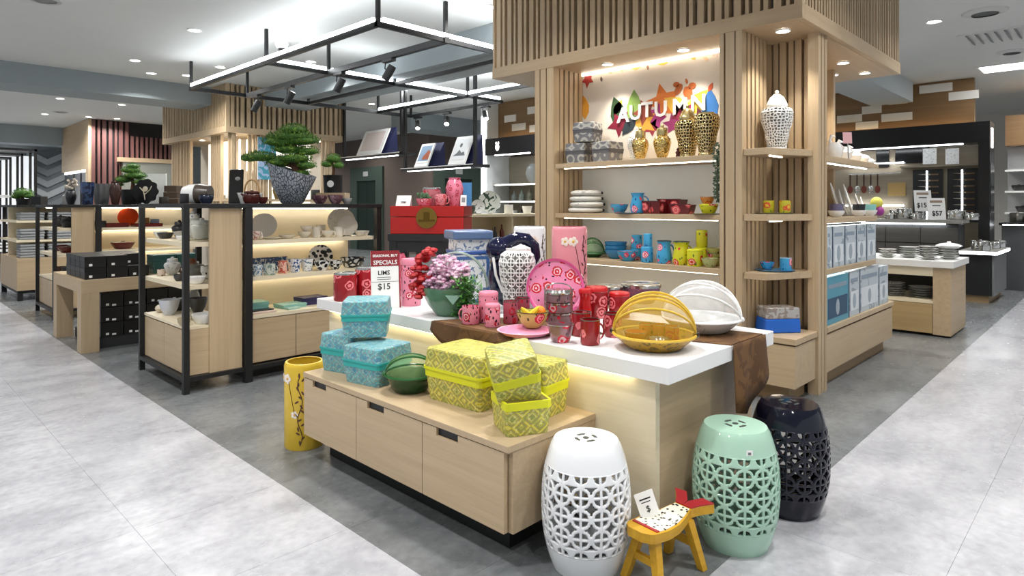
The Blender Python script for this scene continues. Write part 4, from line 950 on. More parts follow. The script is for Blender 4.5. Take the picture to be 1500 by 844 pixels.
lk = obj('lock_plate', disc(.085, -.198, -.19), BR, rc, (0, -.002, .13)); part_box('hasp', (-.022, -.206, -.02), (.022, -.198, .045), plain('6b5528', .4, 1), lk); part_box('lock_bar', (-.065, -.21, -.028), (.065, -.198, -.014), plain('6b5528', .4, 1), lk)
CHT = 1.3005
def onchest(x, dy): return tuple((cp[0]+_R[0]*x*1+_F[0]*dy, cp[1]+_R[1]*x+_F[1]*dy, CHT))
vessel('can', 'tiffin_carrier', 'red floral tiffin with steel clips on the red chest', 'tiffin', onchest(-.01, .06), .155, .155, floral('b86a72', 'b01828', '4a2028', 22, dens=.5), metric=True, rim=STEEL, lid=(STEEL, .1))
vessel('dish', 'planted_bowl', 'small pink floral bowl of green succulent on the red chest', 'planter', onchest(-.045, -.1), .14, .06, FPK, metric=True, fill=plain('3f5a34', .7))
m = MB(); 
for k in range(40):
    a, r = rnd.uniform(0, 2*PI), rnd.uniform(0, .06); m.ell((r*math.cos(a), r*math.sin(a), .06+rnd.uniform(0, .035)), (.012, .012, .016), 6, 4)
sp = onchest(-.045, -.1); 
suc = obj('succulent', m, plain('4a6a48', .6), [o for o in bpy.data.objects if o.name.startswith('planted_bowl')][0], smooth=True)
vessel('pot', 'enamel_mug', 'round pink mug with red speckles on the red chest', 'mug', onchest(.075, -.1), .11, .1, floral('d9848c', 'b01828', '8a1a24', 24, dens=.6), metric=True, handle=1)
vessel('vase', 'enamel_vase', 'tall pink vase with flared neck on the red chest', 'vase', onchest(.185, .0), .15, .235, floral('e07f98', 'b0283a', '5a2030', 20, dens=.45), metric=True)
cdp = onchest(-.22, -.1)
pc2 = thing('price_card', 'folded white price card on the red chest', 'price card', cdp, CR)
obj('card_front', MB().add([(-.06, -.03, 0), (.06, -.03, 0), (.065, 0, .085), (-.055, 0, .085), (-.06, .03, 0), (.06, .03, 0)], [(0,1,2,3),(3,2,5,4)]), PAPER, pc2)
part_box('printed_line', (-.015, -.029, .03), (.025, -.022, .036), INK, pc2)
bf = thing('blue_book_stand', 'bright blue framed panel standing at the back of the chest', 'panel', onchest(.26, .12), (-.12, 0, CR+.1))
part_box('panel', (-.06, -.006, 0), (.06, .006, .2), plain('3f7fb4', .4), bf); part_box('panel_edge', (-.065, -.008, 0), (-.06, .008, .2), WHITE, bf)
pc3 = thing('price_card', 'narrow white printed card before the blue panel', 'price card', onchest(.262, -.05), (-.15, 0, CR))
part_box('card', (-.025, -.001, 0), (.025, .001, .09), PAPER, pc3); part_box('printed_picture', (-.015, -.002, .03), (.015, -.001, .07), plain('8a8f92', .5), pc3)
# ================================================================ AUTUMN NICHE SHELVES
IKAT = print_mat('ikat', '77777a', 'b4b3ac', 9, .38, .7, (1, 1, 1), 'rings'); IB = plain('5d5d60', .6)
def N(x, z, u=4.36): return PU(x, u, z)
Z1, Z2, Z3 = SH
for (x, z, w_, h, r, lab) in ((850, Z1, .2, .18, .1, 'grey ikat patterned lidded box under another, by the oak uprights'), (890, Z1, .2, .175, -.1, 'grey ikat patterned lidded box beside the white pierced jar'), (861, Z1+.183, .2, .17, .2, 'grey ikat patterned lidded box on top of its pair')):
    p = N(x, z, 4.40); woven_box(lab, (p[0], p[1], z), w_, w_, h, r, IKAT, IB)
GOLDP = plain('dcc890', .25, 1); GOLDH = print_mat('gold_hammered', 'd8be78', '9a7c38', 60, .28, .18, (1, 1, 1), 'dots', 1)
p = N(932, Z1, 4.5); ginger_jar('pierced_jar', 'white pierced porcelain jar behind the small gold jars', (p[0], p[1], Z1), .15, .28, WPORC, 26, 12, open_cells, seg=5)
for (x, w_, h, u, lab) in ((938, .135, .235, 4.34, 'small hammered gold lidded jar before the white pierced jar'), (970, .14, .245, 4.36, 'small hammered gold lidded jar standing between white and pierced jars')):
    p = N(x, Z1, u); t = vessel('urn', 'gold_jar', lab, 'jar', (p[0], p[1], Z1), w_, h, GOLDH, metric=True, lid=(GOLDP, .25, 1))
for (x, w_, h, u, lab, lp_) in ((1007, .19, .40, 4.38, 'large gold open-work jar with tall domed lid', True), (1035, .185, .31, 4.30, 'gold open-work jar with rounded top beside trailing ivy', False)):
    p = N(x, Z1, u); ginger_jar('gold_pierced_jar', lab, (p[0], p[1], Z1), w_, h, GOLDP, 26, 12, open_cells, seg=5, lidp=lp_)
p = N(993, Z1, 4.28); one('figurine', 'tiny dark red figurine beside the large gold jar', 'figurine', MB().lathe([(0, 0), (.018, 0), (.014, .02), (.02, .035), (.008, .05), (.012, .06), (0, .072)], 10), plain('4a1512', .4), p, smooth=True)
iv = thing('trailing_ivy', 'dark green ivy trailing from the top niche shelf', 'plant', (4.24, 2.05, Z1))
m = MB()
for k in range(260):
    z = -rnd.random()**.8*.42+.09; a = rnd.uniform(0, 2*PI); r = rnd.uniform(0, .035+.03*max(0, z+.1)); x, y = -.02+r*.5*math.cos(a), .02+r*math.sin(a); s = rnd.uniform(.009, .017); q = rnd.uniform(0, 6)
    m.add([(x, y, z), (x+.004, y+s*math.cos(q), z+s*math.sin(q)*.6-.004), (x-.005, y+s*.3*math.cos(q+1), z-s*1.3), (x-.004, y-s*math.cos(q), z-s*.5)], [(0, 1, 2, 3)])
f_ = obj('leaf_cascade', m, plain('26401f', .5), iv); f_['kind'] = 'stuff'
obj('stem', MB().tube([(-.02, .02, .0), (-.03, .022, -.12), (-.028, .018, -.33)], .003, 5), plain('3a3a20', .7), iv)
# second shelf
for k in range(4):
    p = N(859, Z2, 4.42); dx = (.006, -.008, .004, 0)[k]
    t = thing('round_cushion', ('lowest', 'second', 'third', 'topmost')[k]+' white tasselled cushion of the stack beside the blue bowl', 'cushion', (p[0], p[1]+dx, Z2+.049*k), .2*k, 'stack of white cushions')
    w_ = .155-.006*k; obj('pad', MB().lathe([(0, 0), (w_*.8, .001), (w_*.97, .014), (w_, .025), (w_*.95, .038), (w_*.7, .048), (0, .048)], 28), print_mat('marble_cloth', 'd9d8d2', 'b0aea8', 16, .36, .8), t, smooth=True)
    obj('tassel', MB().ell((w_*math.cos(-1.2-.2*k), w_*math.sin(-1.2-.2*k), .025), (.013, .013, .013), 8, 6), BLACK, t, smooth=True)
BLU = plain('2f7fb4', .2)
p = N(907, Z2, 4.4); vessel('bowl', 'enamel_bowl', 'blue floral enamel bowl beside the stack of white cushions', 'bowl', (p[0], p[1], Z2), .15, .075, FBL, metric=True)
p = N(925, Z2, 4.32); one('enamel_tray', 'flat blue grey tray under the blue jug', 'tray', MB().lathe(hollow([(.11, 0), (.125, .008)], .004), 28), plain('5f8296', .3), (p[0], p[1], Z2), smooth=True)
p = N(934, Z2, 4.32); vessel('jug', 'enamel_jug', 'tall blue floral enamel jug with curved handle on its tray', 'jug', (p[0], p[1], Z2+.0085), .115, .155, FBL, metric=True, handle=1)
MR = floral('5e1418', 'c8484e', '3a0a0e', 10, centre='e0908c', dens=.2, thr=.34)
for (x, u, w_, d_, h, lab) in ((953, 4.34, .075, .13, .095, 'deep maroon floral loaf dish beside the blue jug'), (966, 4.33, .08, .13, .095, 'deep maroon floral loaf dish with red rose, second from the jug'), (985, 4.45, .2, .12, .11, 'long maroon floral dish at the back of the shelf'), (1000, 4.31, .17, .1, .07, 'low maroon flared dish on its flat plate')):
    p = N(x, Z2, u); t = thing('loaf_dish', lab, 'dish', (p[0], p[1], Z2), -PI/2)
    vs = []; 
    for (z, k) in ((0, .82), (h, 1), (h, .93), (.008, .76)): vs += [(a*w_/2*k, b*d_/2*k, z) for a, b in ((-1,-1),(1,-1),(1,1),(-1,1))]
    obj('dish_body', MB().add(vs, [(3,2,1,0),(12,13,14,15)]+[(r*4+k, r*4+(k+1) % 4, (r+1)*4+(k+1) % 4, (r+1)*4+k) for r in range(3) for k in range(4)]), MR, t); part_box('dish_lip', (-w_*.53, -d_*.53, h), (w_*.53, -d_*.46, h+.005), plain('4a1014', .3), t)
p = N(1038, Z2, 4.3); vessel('dish', 'enamel_box', 'yellow floral box at the bottom of a pair, below ivy', 'box', (p[0], p[1], Z2+.006), .13, .07, FYL, metric=True, lid=(FYL, .2)); vessel('dish', 'enamel_box', 'small orange floral box on top of the yellow one', 'box', (p[0], p[1]+.01, Z2+.0765), .1, .05, floral('c07a3a', 'a02a28', '4a5a20', 16, dens=.5), metric=True, rim=STEEL)
one('enamel_tray', 'flat yellow grey tray under the two floral boxes', 'tray', MB().lathe(hollow([(.1, 0), (.115, .006)], .004), 24), plain('8a8a4a', .3), (p[0], p[1], Z2), smooth=True)
# third shelf
p = N(868, Z3, 4.45); net_basket('green basket with pale green net dome behind the pink stand', (p[0], p[1], Z3), .2, net('7fae7a', .35), plain('1c4a26', .15), plain('2f6a3a', .3), .13, CAMR)
for k in range(3):
    p = N(902, Z3, 4.46); vessel('bowl', 'enamel_bowl', ('lowest', 'middle', 'topmost')[k]+' nested blue enamel bowl behind the floral blue one', 'bowl', (p[0], p[1], Z3+.033*k), .19, .075, BLU, 'nested blue bowls', metric=True)
p = N(919, Z3, 4.32); vessel('bowl', 'enamel_bowl', 'blue floral enamel bowl before the nested blue bowls', 'bowl', (p[0], p[1], Z3), .17, .08, FBL, metric=True, rim=STEEL)
for (x, z, w_, h, u, lab) in ((932, Z3, .09, .095, 4.47, 'lower blue floral canister of the taller pair'), (933, Z3+.096, .09, .11, 4.47, 'upper blue floral canister stacked on the taller pair'), (948, Z3, .095, .125, 4.33, 'lower blue floral canister beside the blue jug'), (949, Z3+.126, .068, .1, 4.33, 'small pale blue canister stacked beside the blue jug')):
    p = N(x, z, u); vessel('can', 'enamel_canister', lab, 'canister', (p[0], p[1], z), w_, h, FBL, metric=True, lid=(plain('3fa0d0', .25), .16))
for (x, m_, w_, h, lab) in ((973, FBL, .115, .17, 'blue floral jug standing next to the yellow jug'), (998, FYL, .13, .17, 'yellow floral jug standing next to the blue jug')):
    p = N(x, Z3, 4.33); vessel('jug', 'enamel_jug', lab, 'jug', (p[0], p[1], Z3), w_, h, m_, metric=True, handle=1, rim=plain('3a4a50', .3), rot=CAMR+.4)
p = N(1018, Z3, 4.30); vessel('can', 'enamel_canister', 'short yellow floral canister before the tall yellow pair', 'canister', (p[0], p[1], Z3), .115, .125, FYL, metric=True, lid=(plain('c9cc20', .3), .14))
p = N(1028, Z3, 4.46); vessel('can', 'enamel_canister', 'lower yellow floral canister of the tall pair', 'canister', (p[0], p[1], Z3), .12, .13, FYL, metric=True, lid=(plain('c9cc20', .3), .14)); vessel('can', 'enamel_canister', 'upper yellow floral canister of the tall pair', 'canister', (p[0], p[1], Z3+.131), .085, .13, FYL, metric=True, lid=(plain('c9cc20', .3), .16))
for k in range(3): p = N(1047, Z3, 4.42); vessel('dish', 'enamel_bowl', ('lowest', 'middle', 'topmost')[k]+' nested pale green bowl at the end of the shelf', 'bowl', (p[0], p[1], Z3+.04*k), .12, .05, FGRN, 'nested green bowls', metric=True, rim=STEEL)
p = N(1040, Z3, 4.28); vessel('bowl', 'enamel_bowl', 'pale green leaf-print bowl before the nested green bowls', 'bowl', (p[0], p[1], Z3), .12, .065, print_mat('leafgreen', 'b4b878', '5a6a30', 20, .36), metric=True, rim=STEEL)
# ---------------------------------------------------------------- corner shelves
p = PU(1138, 4.5, 1.69); ginger_jar('pierced_jar', 'tall white pierced porcelain ginger jar with domed lid, alone on corner shelf', (p[0], p[1], 1.69), .215, .42, WPORC, 26, 14, open_cells, seg=6)
def ctray(x, z, mat, lab): p = PU(x, 4.46, z); one('enamel_tray', lab, 'tray', MB().lathe(hollow([(.115, 0), (.132, .008)], .004), 30), mat, (p[0], p[1], z), smooth=True)
ctray(1135, 1.245, plain('8a8c6a', .3), 'round grey green tray under two yellow mugs'); ctray(1135, .85, plain('4f86ac', .25), 'round blue tray under blue bowl and mug')
for (x, lab) in ((1126, 'yellow and orange floral mug, the one with the larger red bloom'), (1150, 'yellow green floral mug beside its larger bloomed mate')):
    p = PU(x, 4.45, 1.2535); vessel('mug', 'enamel_mug', lab, 'mug', (p[0], p[1], 1.2535), .075, .085, floral('c4b832', 'd8502c', '6a8a20', 14, dens=.5, centre='e0c040'), metric=True)
p = PU(1124, 4.45, .8585); vessel('bowl', 'enamel_bowl', 'small blue enamel bowl on the round blue tray', 'bowl', (p[0], p[1], .8585), .1, .05, FBL, metric=True)
p = PU(1151, 4.44, .8585); vessel('mug', 'enamel_mug', 'blue floral mug on the round blue tray', 'mug', (p[0], p[1], .8585), .075, .085, FBL, metric=True, rim=plain('bcd8e6', .3))
sb = thing('wrapped_package', 'blue and silver plastic wrapped package on the corner bench', 'package', (4.425, 1.735, .44), CAMR+.1)
def soft(w_, d_, h, z, k): return MB().add([(-w_/2, -d_/2, z), (w_/2, -d_/2, z), (w_/2, d_/2, z), (-w_/2, d_/2, z), (-w_/2*k, -d_/2*k, z+h), (w_/2*k, -d_/2*k, z+h), (w_/2*k, d_/2*k, z+h), (-w_/2*k, d_/2*k, z+h)], [(3,2,1,0),(4,5,6,7),(0,1,5,4),(1,2,6,5),(2,3,7,6),(3,0,4,7)])
obj('blue_layer', soft(.25, .16, .095, 0, .96), plain('1f62c4', .25), sb, bevel=.008); obj('silver_layer', soft(.24, .155, .075, .0951, .97), print_mat('silverwrap', 'a8a6a4', '8a8078', 20, .5, .25), sb, bevel=.008)
# ================================================================ FLANK OF THE TOWER: PORCELAIN AND BOXES
def V(x, z, v=1.64): return PV(x, v, z)
SW = (1.66, 1.215, .85, .44)
for k, (x, w_, h, lab) in enumerate(((1222, .13, .20, 'white porcelain bird jug with raised head on the top flank shelf'), (1234, .15, .17, 'white porcelain bird jug next to the pink card'), (1248, .15, .14, 'round white porcelain tureen on the top flank shelf'), (1260, .14, .12, 'white porcelain sauce boat on the top flank shelf'), (1272, .1, .09, 'little white porcelain creamer at the shelf end'))):
    p = V(x, SW[0], 1.67); t = thing('porcelain_jug', lab, 'jug', (p[0], p[1], SW[0]), CAMR)
    obj('body', MB().lathe(sc([(0, 0), (.6, 0), (.9, .2), (1, .42), (.7, .62), (.55, .7), (0, .72)], w_, h), 20), WPORC, t, smooth=True)
    obj('neck', MB().tube([(-w_*.15, 0, h*.55), (-w_*.28, 0, h*.8), (-w_*.16, 0, h*.98), (w_*.06, 0, h*.93)], [w_*.16, w_*.1, w_*.11, w_*.03], 8), WPORC, t, smooth=True)
    obj('handle', MB().tube([(w_*.35, 0, h*.3), (w_*.6, 0, h*.5), (w_*.3, 0, h*.66)], w_*.05, 6), WPORC, t, smooth=True)
p = V(1243, SW[0], 1.57); pk = thing('price_card', 'pale pink price card among the white porcelain birds', 'price card', (p[0], p[1], SW[0]+.0), (-.1, 0, CAMR))
part_box('card', (-.035, -.001, .13), (.035, .001, .22), plain('e8b8bc', .6), pk); part_box('card_stem', (-.004, -.001, 0), (.004, .001, .13), STEEL, pk)
def plate_up(x, z, v, R, mat, lab, tilt=-.3, rim=None, rot=CAMR+.3):
    p = PV(x, v, z); t = thing('display_plate', lab, 'plate', (p[0], p[1], z), rot)
    obj('dish', MB().lathe([(0, .006), (R*.62, .006), (R, .02), (R, .016), (R*.64, 0), (0, 0)], 32), mat, t, (0, 0, R*1.0), (PI/2+tilt, 0, 0), True)
    if rim: obj('rim_band', MB().lathe([(R*.72, .0105), (R*1.002, .0215), (R*1.002, .0165)], 32), rim, t, (0, -.0008, R), (PI/2+tilt, 0, 0), True)
    obj('easel', MB().tube([(-.03, -.02, .003), (0, .06, .003), (.03, -.02, .003)], .003, 5).tube([(0, .06, .003), (0, .04, R*1.1)], .003, 5), DSTEEL, t); return t
for (x, R, lab) in ((1221, .14, 'large plain white plate upright beside the oak post'), (1232, .115, 'white plate upright behind the mauve bowl'), (1240, .14, 'tall white plate between two smaller ones'), (1255, .1, 'small white plate beside the black bowl'), (1262, .085, 'small white plate near the turquoise bowl')): plate_up(x, SW[1], 1.76, R, WPORC, lab, rot=.25)
for (x, c, lab) in ((1225, '6a6480', 'white bowl holding a mauve cup on the plate shelf'), (1258, '22262c', 'white bowl holding a black cup on the plate shelf'), (1274, '8cc8c4', 'white bowl holding a turquoise cup on the plate shelf')):
    p = V(x, SW[1], 1.60); t = vessel('bowl', 'porcelain_bowl', lab, 'bowl', (p[0], p[1], SW[1]), .12, .05, WPORC, metric=True); obj('cup', MB().lathe([(.03, .03), (.045, .035), (.05, .1), (.044, .1), (.03, .04)], 16), plain(c, .3), t, smooth=True)
p = V(1284, SW[1], 1.58); t = thing('paper_flowers', 'yellow and magenta paper flowers at the end of the plate shelf', 'flowers', (p[0], p[1], SW[1]))
obj('yellow_bloom', MB().ell((0, 0, .11), (.05, .05, .055), 10, 8), plain('d8d060', .7), t, smooth=True); obj('magenta_bloom', MB().ell((-.02, -.03, .04), (.035, .035, .04), 10, 8), plain('9a3a8a', .7), t, smooth=True)
BXM = print_mat('boxart', 'b9c2c8', '8c99a4', 7, .42, .45, (1, 1, 1), 'noise')
def carton(u0, u1, z, h, lab, mat, side, d=.24, v0=1.55, art='d4dade'):
    t = thing('gift_carton', lab, 'box', (0, v0, z))
    part_box('carton', (u0+.004, 0, 0), (u1-.004, d, h), mat, t); part_box('dark_spine', (u0+.003, -.0015, 0), (u0+.02, 0, h), plain(side, .5), t)
    part_box('product_picture', (u0+.05, -.0015, h*.12), (u1-.03, 0, h*.55), plain(art, .5), t); part_box('title_band', (u0+.05, -.0015, h*.75), (u1-.05, 0, h*.84), plain('8494a4', .5), t)
    o = obj('picture_mug', MB().prism([(.045*math.cos(2*PI*k/14)*.9, .06*math.sin(2*PI*k/14)) for k in range(14)], 0, .001), plain('9aa6b0', .5), t, ((u0+u1)/2, -.0016, h*.33), (PI/2, 0, 0)); return t
xs = [1219, 1237, 1254, 1269, 1283]; us = [PV(x, 1.55)[0] for x in xs]; us = [4.815]+[u for u in us if u > 4.86]
for i, (a, b) in enumerate(zip(us, us[1:])): carton(a, b, SW[2], .30, ['pale grey blue gift carton half behind the oak post', 'pale grey blue gift carton second from the oak post, upper row', 'pale grey blue gift carton in the middle of the upper row', 'pale grey blue gift carton second from the shelf end, upper row', 'pale grey blue gift carton at the shelf end, upper row'][i], BXM, '3a5068')
xs = [1243, 1259, 1287, 1301]; us = [4.815]+[PV(x, 1.55)[0] for x in xs]
for i, (a, b) in enumerate(zip(us, us[1:])): carton(a, b, SW[3], (.345, .35, .355, .33)[i], ['teal and navy printed gift carton on the long bench', 'pale gift carton beside the teal and navy one', 'wide pale gift carton on the long bench', 'pale gift carton at the end of the long bench'][i], BXM if i else plain('4f93a8', .45), '1d3a54', art='d4dade' if i else '244a66')
# ================================================================ GONDOLA ONE: WARES
def G(x, z, v=4.86): return PV(x, v, z)
CRM = plain('e6dfd0', .25); BWP = print_mat('blue_floral_cup', 'dfe3e8', '33528c', 34, .46); BLK = print_mat('black_check', 'eeeeec', '16181c', 26, .5, .25, (1, 1, 1), 'dots')
g = 1.04
p = G(387, g, 5.0); plate_up(387, g, 5.02, .1, print_mat('cream_plate', 'e8e6e0', 'b09a86', 12, .3), 'cream plate with brown leaf rim standing alone'); plate_up(500, g, 5.0, .12, print_mat('cream_plate2', 'ebe6da', 'b8b0a4', 30, .34), 'largest cream plate upright at the shelf end'); plate_up(509, g, 4.88, .085, CRM, 'smaller cream plate before the largest one')
for (kind, nm, x, v, w_, h, m_, lab, hd) in (
  ('bowl', 'teacup', 372, 4.82, .1, .07, print_mat('rosecup', 'e0d0c8', 'b07a70', 30, .4), 'rose printed teacup beside the wide black post', 1), ('dish', 'saucer', 403, 4.85, .15, .014, CRM, 'flat cream dish before the leaf rim plate', None), ('dish', 'saucer', 416, 4.87, .13, .03, CRM, 'small stack-height cream dish on the upper shelf', None),
  ('bowl', 'teacup', 449, 4.88, .11, .05, CRM, 'lower cream bowl with sprig print', None), ('mug', 'teacup', 463, 4.85, .065, .085, CRM, 'tall cream sprig mug on the upper shelf', 1), ('mug', 'teacup', 470, 4.98, .08, .1, CRM, 'cream sprig canister at the back', None), ('bowl', 'teacup', 478, 4.83, .11, .055, CRM, 'wide cream sprig teacup', 1), ('mug', 'teacup', 495, 4.82, .075, .085, CRM, 'cream mug on a saucer before the plates', 1), ('dish', 'saucer', 495, 4.80, .0, 0, CRM, '', None), ('dish', 'serving_bowl', 530, 4.80, .13, .045, CRM, 'shallow cream bowl at the shelf end', None)):
    if w_: p = G(x, g, v); vessel(kind, nm, lab, 'cup' if nm == 'teacup' else 'dish', (p[0], p[1], g), w_, h, m_, metric=True, handle=hd)
p = G(449, g, 4.88); vessel('bowl', 'teacup', 'upper cream bowl stacked on its sprig twin', 'cup', (p[0], p[1], g+.051), .1, .045, CRM, metric=True)
g = .765
for (kind, nm, x, v, w_, h, m_, lab, hd) in (
  ('mug', 'mug', 376, 4.8, .085, .085, print_mat('greyblue', 'd6dcdc', '5a7a9a', 30, .47), 'grey blue patterned mug next to the wide post', 1), ('mug', 'mug', 395, 4.8, .09, .085, print_mat('sage', 'd4d9d0', '7a9088', 30, .47), 'sage patterned mug between blue and red mugs', 1), ('mug', 'mug', 414, 4.84, .068, .1, print_mat('redmug', 'e6b8a8', 'c05a48', 34, .47), 'coral red patterned mug without matching mate', 1),
  ('tub', 'mug', 432, 4.86, .105, .105, BWP, 'wide blue floral planter cup beside the coral mug', None), ('tub', 'mug', 455, 4.86, .1, .1, print_mat('palebluecup', 'e6e9ea', '6a8298', 24, .42), 'pale blue sprig cup beside the dotted plate', None), ('bowl', 'dotted_bowl', 470, 4.82, .13, .08, BLK, 'black dotted bowl before the dotted plate', None), ('bowl', 'dotted_bowl', 488, 4.82, .12, .075, print_mat('blackdiamond', 'e6e6e2', '16181c', 40, .5, .25, (1, 1, 1), 'check'), 'black diamond patterned bowl', None), ('dish', 'serving_dish', 517, 4.88, .22, .085, print_mat('blacktrellis', 'd8d8d4', '1c2026', 22, .18, .25, (1, 1, 1), 'cells'), 'large black trellis patterned oval dish', None)):
    p = G(x, g, v); vessel(kind, nm, lab, 'mug' if nm == 'mug' else 'bowl', (p[0], p[1], g), w_, h, m_, metric=True, handle=hd)
plate_up(470, g, 4.99, .1, BLK, 'white plate with black dots standing upright')
p = G(387, g, 5.0); bl_ = one('patterned_tray', 'dark blue leaf-print oblong tray standing behind the mugs', 'tray', MB().box((-.17, -.008, 0), (.17, .008, .115)), print_mat('navyleaf', '33507e', 'c6d0dc', 40, .42), (p[0]+.04, 5.02, g+.003), (-.15, 0, 0))
g = .48
for (x, v, w_, d_, h, c, lab) in ((372, 4.95, .16, .16, .07, '7fb8ae', 'mint green gift box by the wide post'), (378, 4.84, .2, .1, .02, '1c1c1e', 'flat black box before the mint box'), (385, 4.78, .18, .07, .012, 'd8c4bc', 'flat pale pink packet at the cabinet edge'), (425, 4.90, .2, .16, .03, '8fc0b4', 'wide mint green presentation box'), (428, 4.79, .1, .07, .015, 'a9cdc2', 'slim mint packet at the cabinet edge'), (455, 4.95, .22, .15, .06, '2c2a58', 'deep purple gift box near the counter')):
    p = G(x, g, v); t = thing('gift_box', lab, 'box', (p[0], p[1], g), .05); part_box('box_base', (-w_/2, -d_/2, 0), (w_/2, d_/2, h*.6), plain(c, .45), t); part_box('box_lid', (-w_/2-.003, -d_/2-.003, h*.6), (w_/2+.003, d_/2+.003, h), plain(c, .4), t)
# end shelves of the first gondola
WT = print_mat('white_blue_tea', 'e6e9ea', '8a9cb0', 16, .36, .15); DKC = plain('3a3a3c', .25)
def E1(x, z, u=1.75): return PU(x, u, z)
ES = [(1.045, [('bowl', 216, .1, .05, WPORC, 'small white bowl beside the first black post, top end shelf'), ('bowl', 230, .11, .055, WPORC, 'white bowl next to a dark dish, top end shelf'), ('dish', 241, .12, .045, DKC, 'low dark glazed dish on the top end shelf'),
               ('urn', 252, .12, .13, DKC, 'dark glazed lidded pot on the top end shelf'), ('urn', 283, .15, .2, WT, 'tall blue and white lidded pot behind the pale teapot'), ('pot', 296, .17, .15, plain('d8dedc', .15), 'broad pale glazed teapot against the wood panel')]),
      (.745, [('mug', 230, .06, .05, print_mat('redstripe', 'd8c8bc', '7a4a3a', 20, .4), 'rust streaked cup on the middle end shelf'), ('mug', 241, .06, .06, plain('6a4a3a', .4), 'earth brown cup beside the rust streaked one'), ('urn', 252, .13, .13, WT, 'blue and white lidded pot on the middle end shelf'),
              ('vase', 277, .07, .13, plain('7a4a34', .4), 'slim brown vase behind the white bowl'), ('pot', 288, .12, .1, plain('6a6c66', .4), 'grey green teapot on the middle end shelf'), ('bowl', 276, .1, .06, WPORC, 'white bowl on the middle end shelf'),
              ('dish', 290, .14, .05, WPORC, 'wide white dish on the middle end shelf'), ('mug', 301, .07, .1, BLK, 'black spotted white cup against the wood panel')]),
      (.455, [('egg', 219, .09, .06, plain('d4c8b4', .3), 'sand coloured egg pot on the end cabinet'), ('bowl', 230, .1, .05, plain('d0c6b4', .3), 'sand coloured bowl on the end cabinet'), ('bowl', 248, .15, .12, plain('c8ccd4', .2), 'tall pale grey bowl on the end cabinet'),
              ('bowl', 264, .15, .08, DKC, 'wide dark glazed bowl on the end cabinet'), ('dish', 297, .16, .07, WPORC, 'wide white bowl on the end cabinet'), ('bowl', 290, .14, .12, plain('4a4a4c', .3), 'charcoal bowl behind the wide white one')])]
NAMES = dict(bowl='bowl', dish='dish', urn='lidded_pot', pot='teapot', mug='cup', vase='vase', egg='egg_pot')
for (z, items) in ES:
    for i, (kind, x, w_, h, m_, lab) in enumerate(items):
        u = 1.71 if i % 2 == 0 and kind not in ('urn', 'pot', 'vase') else 1.87
        if 'behind' in lab: u = 1.9
        p = PU(x, u, z); p = (u, min(max(p[1], 4.80), 5.54), z)
        vessel(kind, NAMES[kind], lab, NAMES[kind].split('_')[-1], p, w_, h, m_, metric=True, lid=(m_, .2, 1) if kind in ('urn', 'pot') else None, handle=1 if kind in ('mug', 'pot') else None, seg=18)
# ---------------------------------------------------------------- on top of the first gondola
GT = 1.318
def top(x, v=5.0): return PV(x, v, GT)
def bonsai(label, loc, pads, trunk, potf, s, rot=CAMR, green='3f6a24', tips='7a9a34'):
    t = thing('bonsai', label, 'plant', loc, rot)
    for (pts, r) in trunk: obj('trunk', MB().tube([tuple(c*s for c in q) for q in pts], [k*s for k in r], 8), plain('5a3a2a', .8), t, smooth=True)
    gm = print_mat('bonsai_'+green, green, tips, 30, .42, .7)
    for (x, y, z, rx, rz) in pads:
        m = MB().ell((0, 0, 0), (rx*s*.8, rx*s*.65, rz*s*.7), 14, 8)
        for k in range(420):
            a, e = rnd.uniform(0, 2*PI), rnd.uniform(-.5, 1.4); c = Vector((rx*math.cos(a)*math.cos(e), rx*.8*math.sin(a)*math.cos(e), rz*math.sin(e)))*s*rnd.uniform(.8, 1.0); l = rx*s*rnd.uniform(.12, .22); b = rnd.uniform(0, 6)
            m.add([c, c+Vector((math.cos(b)*l*.35, math.sin(b)*l*.35, l*.1)), c+Vector((math.cos(b+.5)*l*.5, math.sin(b+.5)*l*.5, l*.8))], [(0, 1, 2)])
        obj('foliage_pad', m, gm, t, (x*s, y*s, z*s))
    potf(t); return t
p = top(428, 5.1); S_ = p[3]      # metres per photo pixel there
CRK = print_mat('crackle_silver', 'a6adb6', '565c66', 48, .1, .25, (1, 1, .5), 'cells')
def bigpot(t):
    w_ = 66*S_; h = 50*S_
    obj('pot', MB().lathe(hollow([(w_*.2, 0), (w_*.24, .01), (w_*.42, h*.5), (w_*.52, h)], .012), 32).xf(lambda x, y, z: (x, y, z+(.06*(-x)/w_*2 if z > h*.5 else 0))), CRK, t, smooth=True)
bigb = bonsai('large cloud-pruned bonsai in a crackled blue silver bowl', (p[0], p[1], GT), [(2, 0, 108, 22, 9), (-2, 2, 97, 36, 9), (-16, 0, 90, 30, 9), (14, 0, 92, 28, 8), (-46, 0, 68, 26, 8), (-62, 0, 66, 16, 6), (20, 4, 77, 20, 8), (6, -6, 66, 26, 9), (22, -4, 56, 16, 8), (-20, 0, 60, 22, 9), (-6, 2, 80, 26, 9), (14, 0, 45, 14, 7)],
  [([(14, 0, 20), (12, 0, 40), (4, 0, 55), (8, 0, 75), (-2, 0, 100)], [9, 8, 6, 4, 2]), ([(4, 0, 55), (-20, 0, 62), (-45, 0, 68)], [4, 3, 1.5]), ([(10, 0, 45), (20, 0, 55), (22, 0, 70)], [4, 3, 2])], bigpot, S_)
p = top(488, 5.2); S_ = p[3]
one('wooden_riser', 'low oak riser under the little bonsai', 'stand', MB().box((-.13, -.09, 0), (.13, .09, .1)), OAKX, (p[0], p[1], GT), CAMR, bevel=.002)
def smallpot(t): obj('pot', MB().lathe(hollow([(13*S_, 0), (14*S_, 24*S_), (15*S_, 26*S_)], .008), 20), BLACK, t, smooth=True); obj('white_motif', MB().ell((0, -14*S_, 13*S_), (5*S_, .002, 5*S_), 8, 6), PAPER, t)
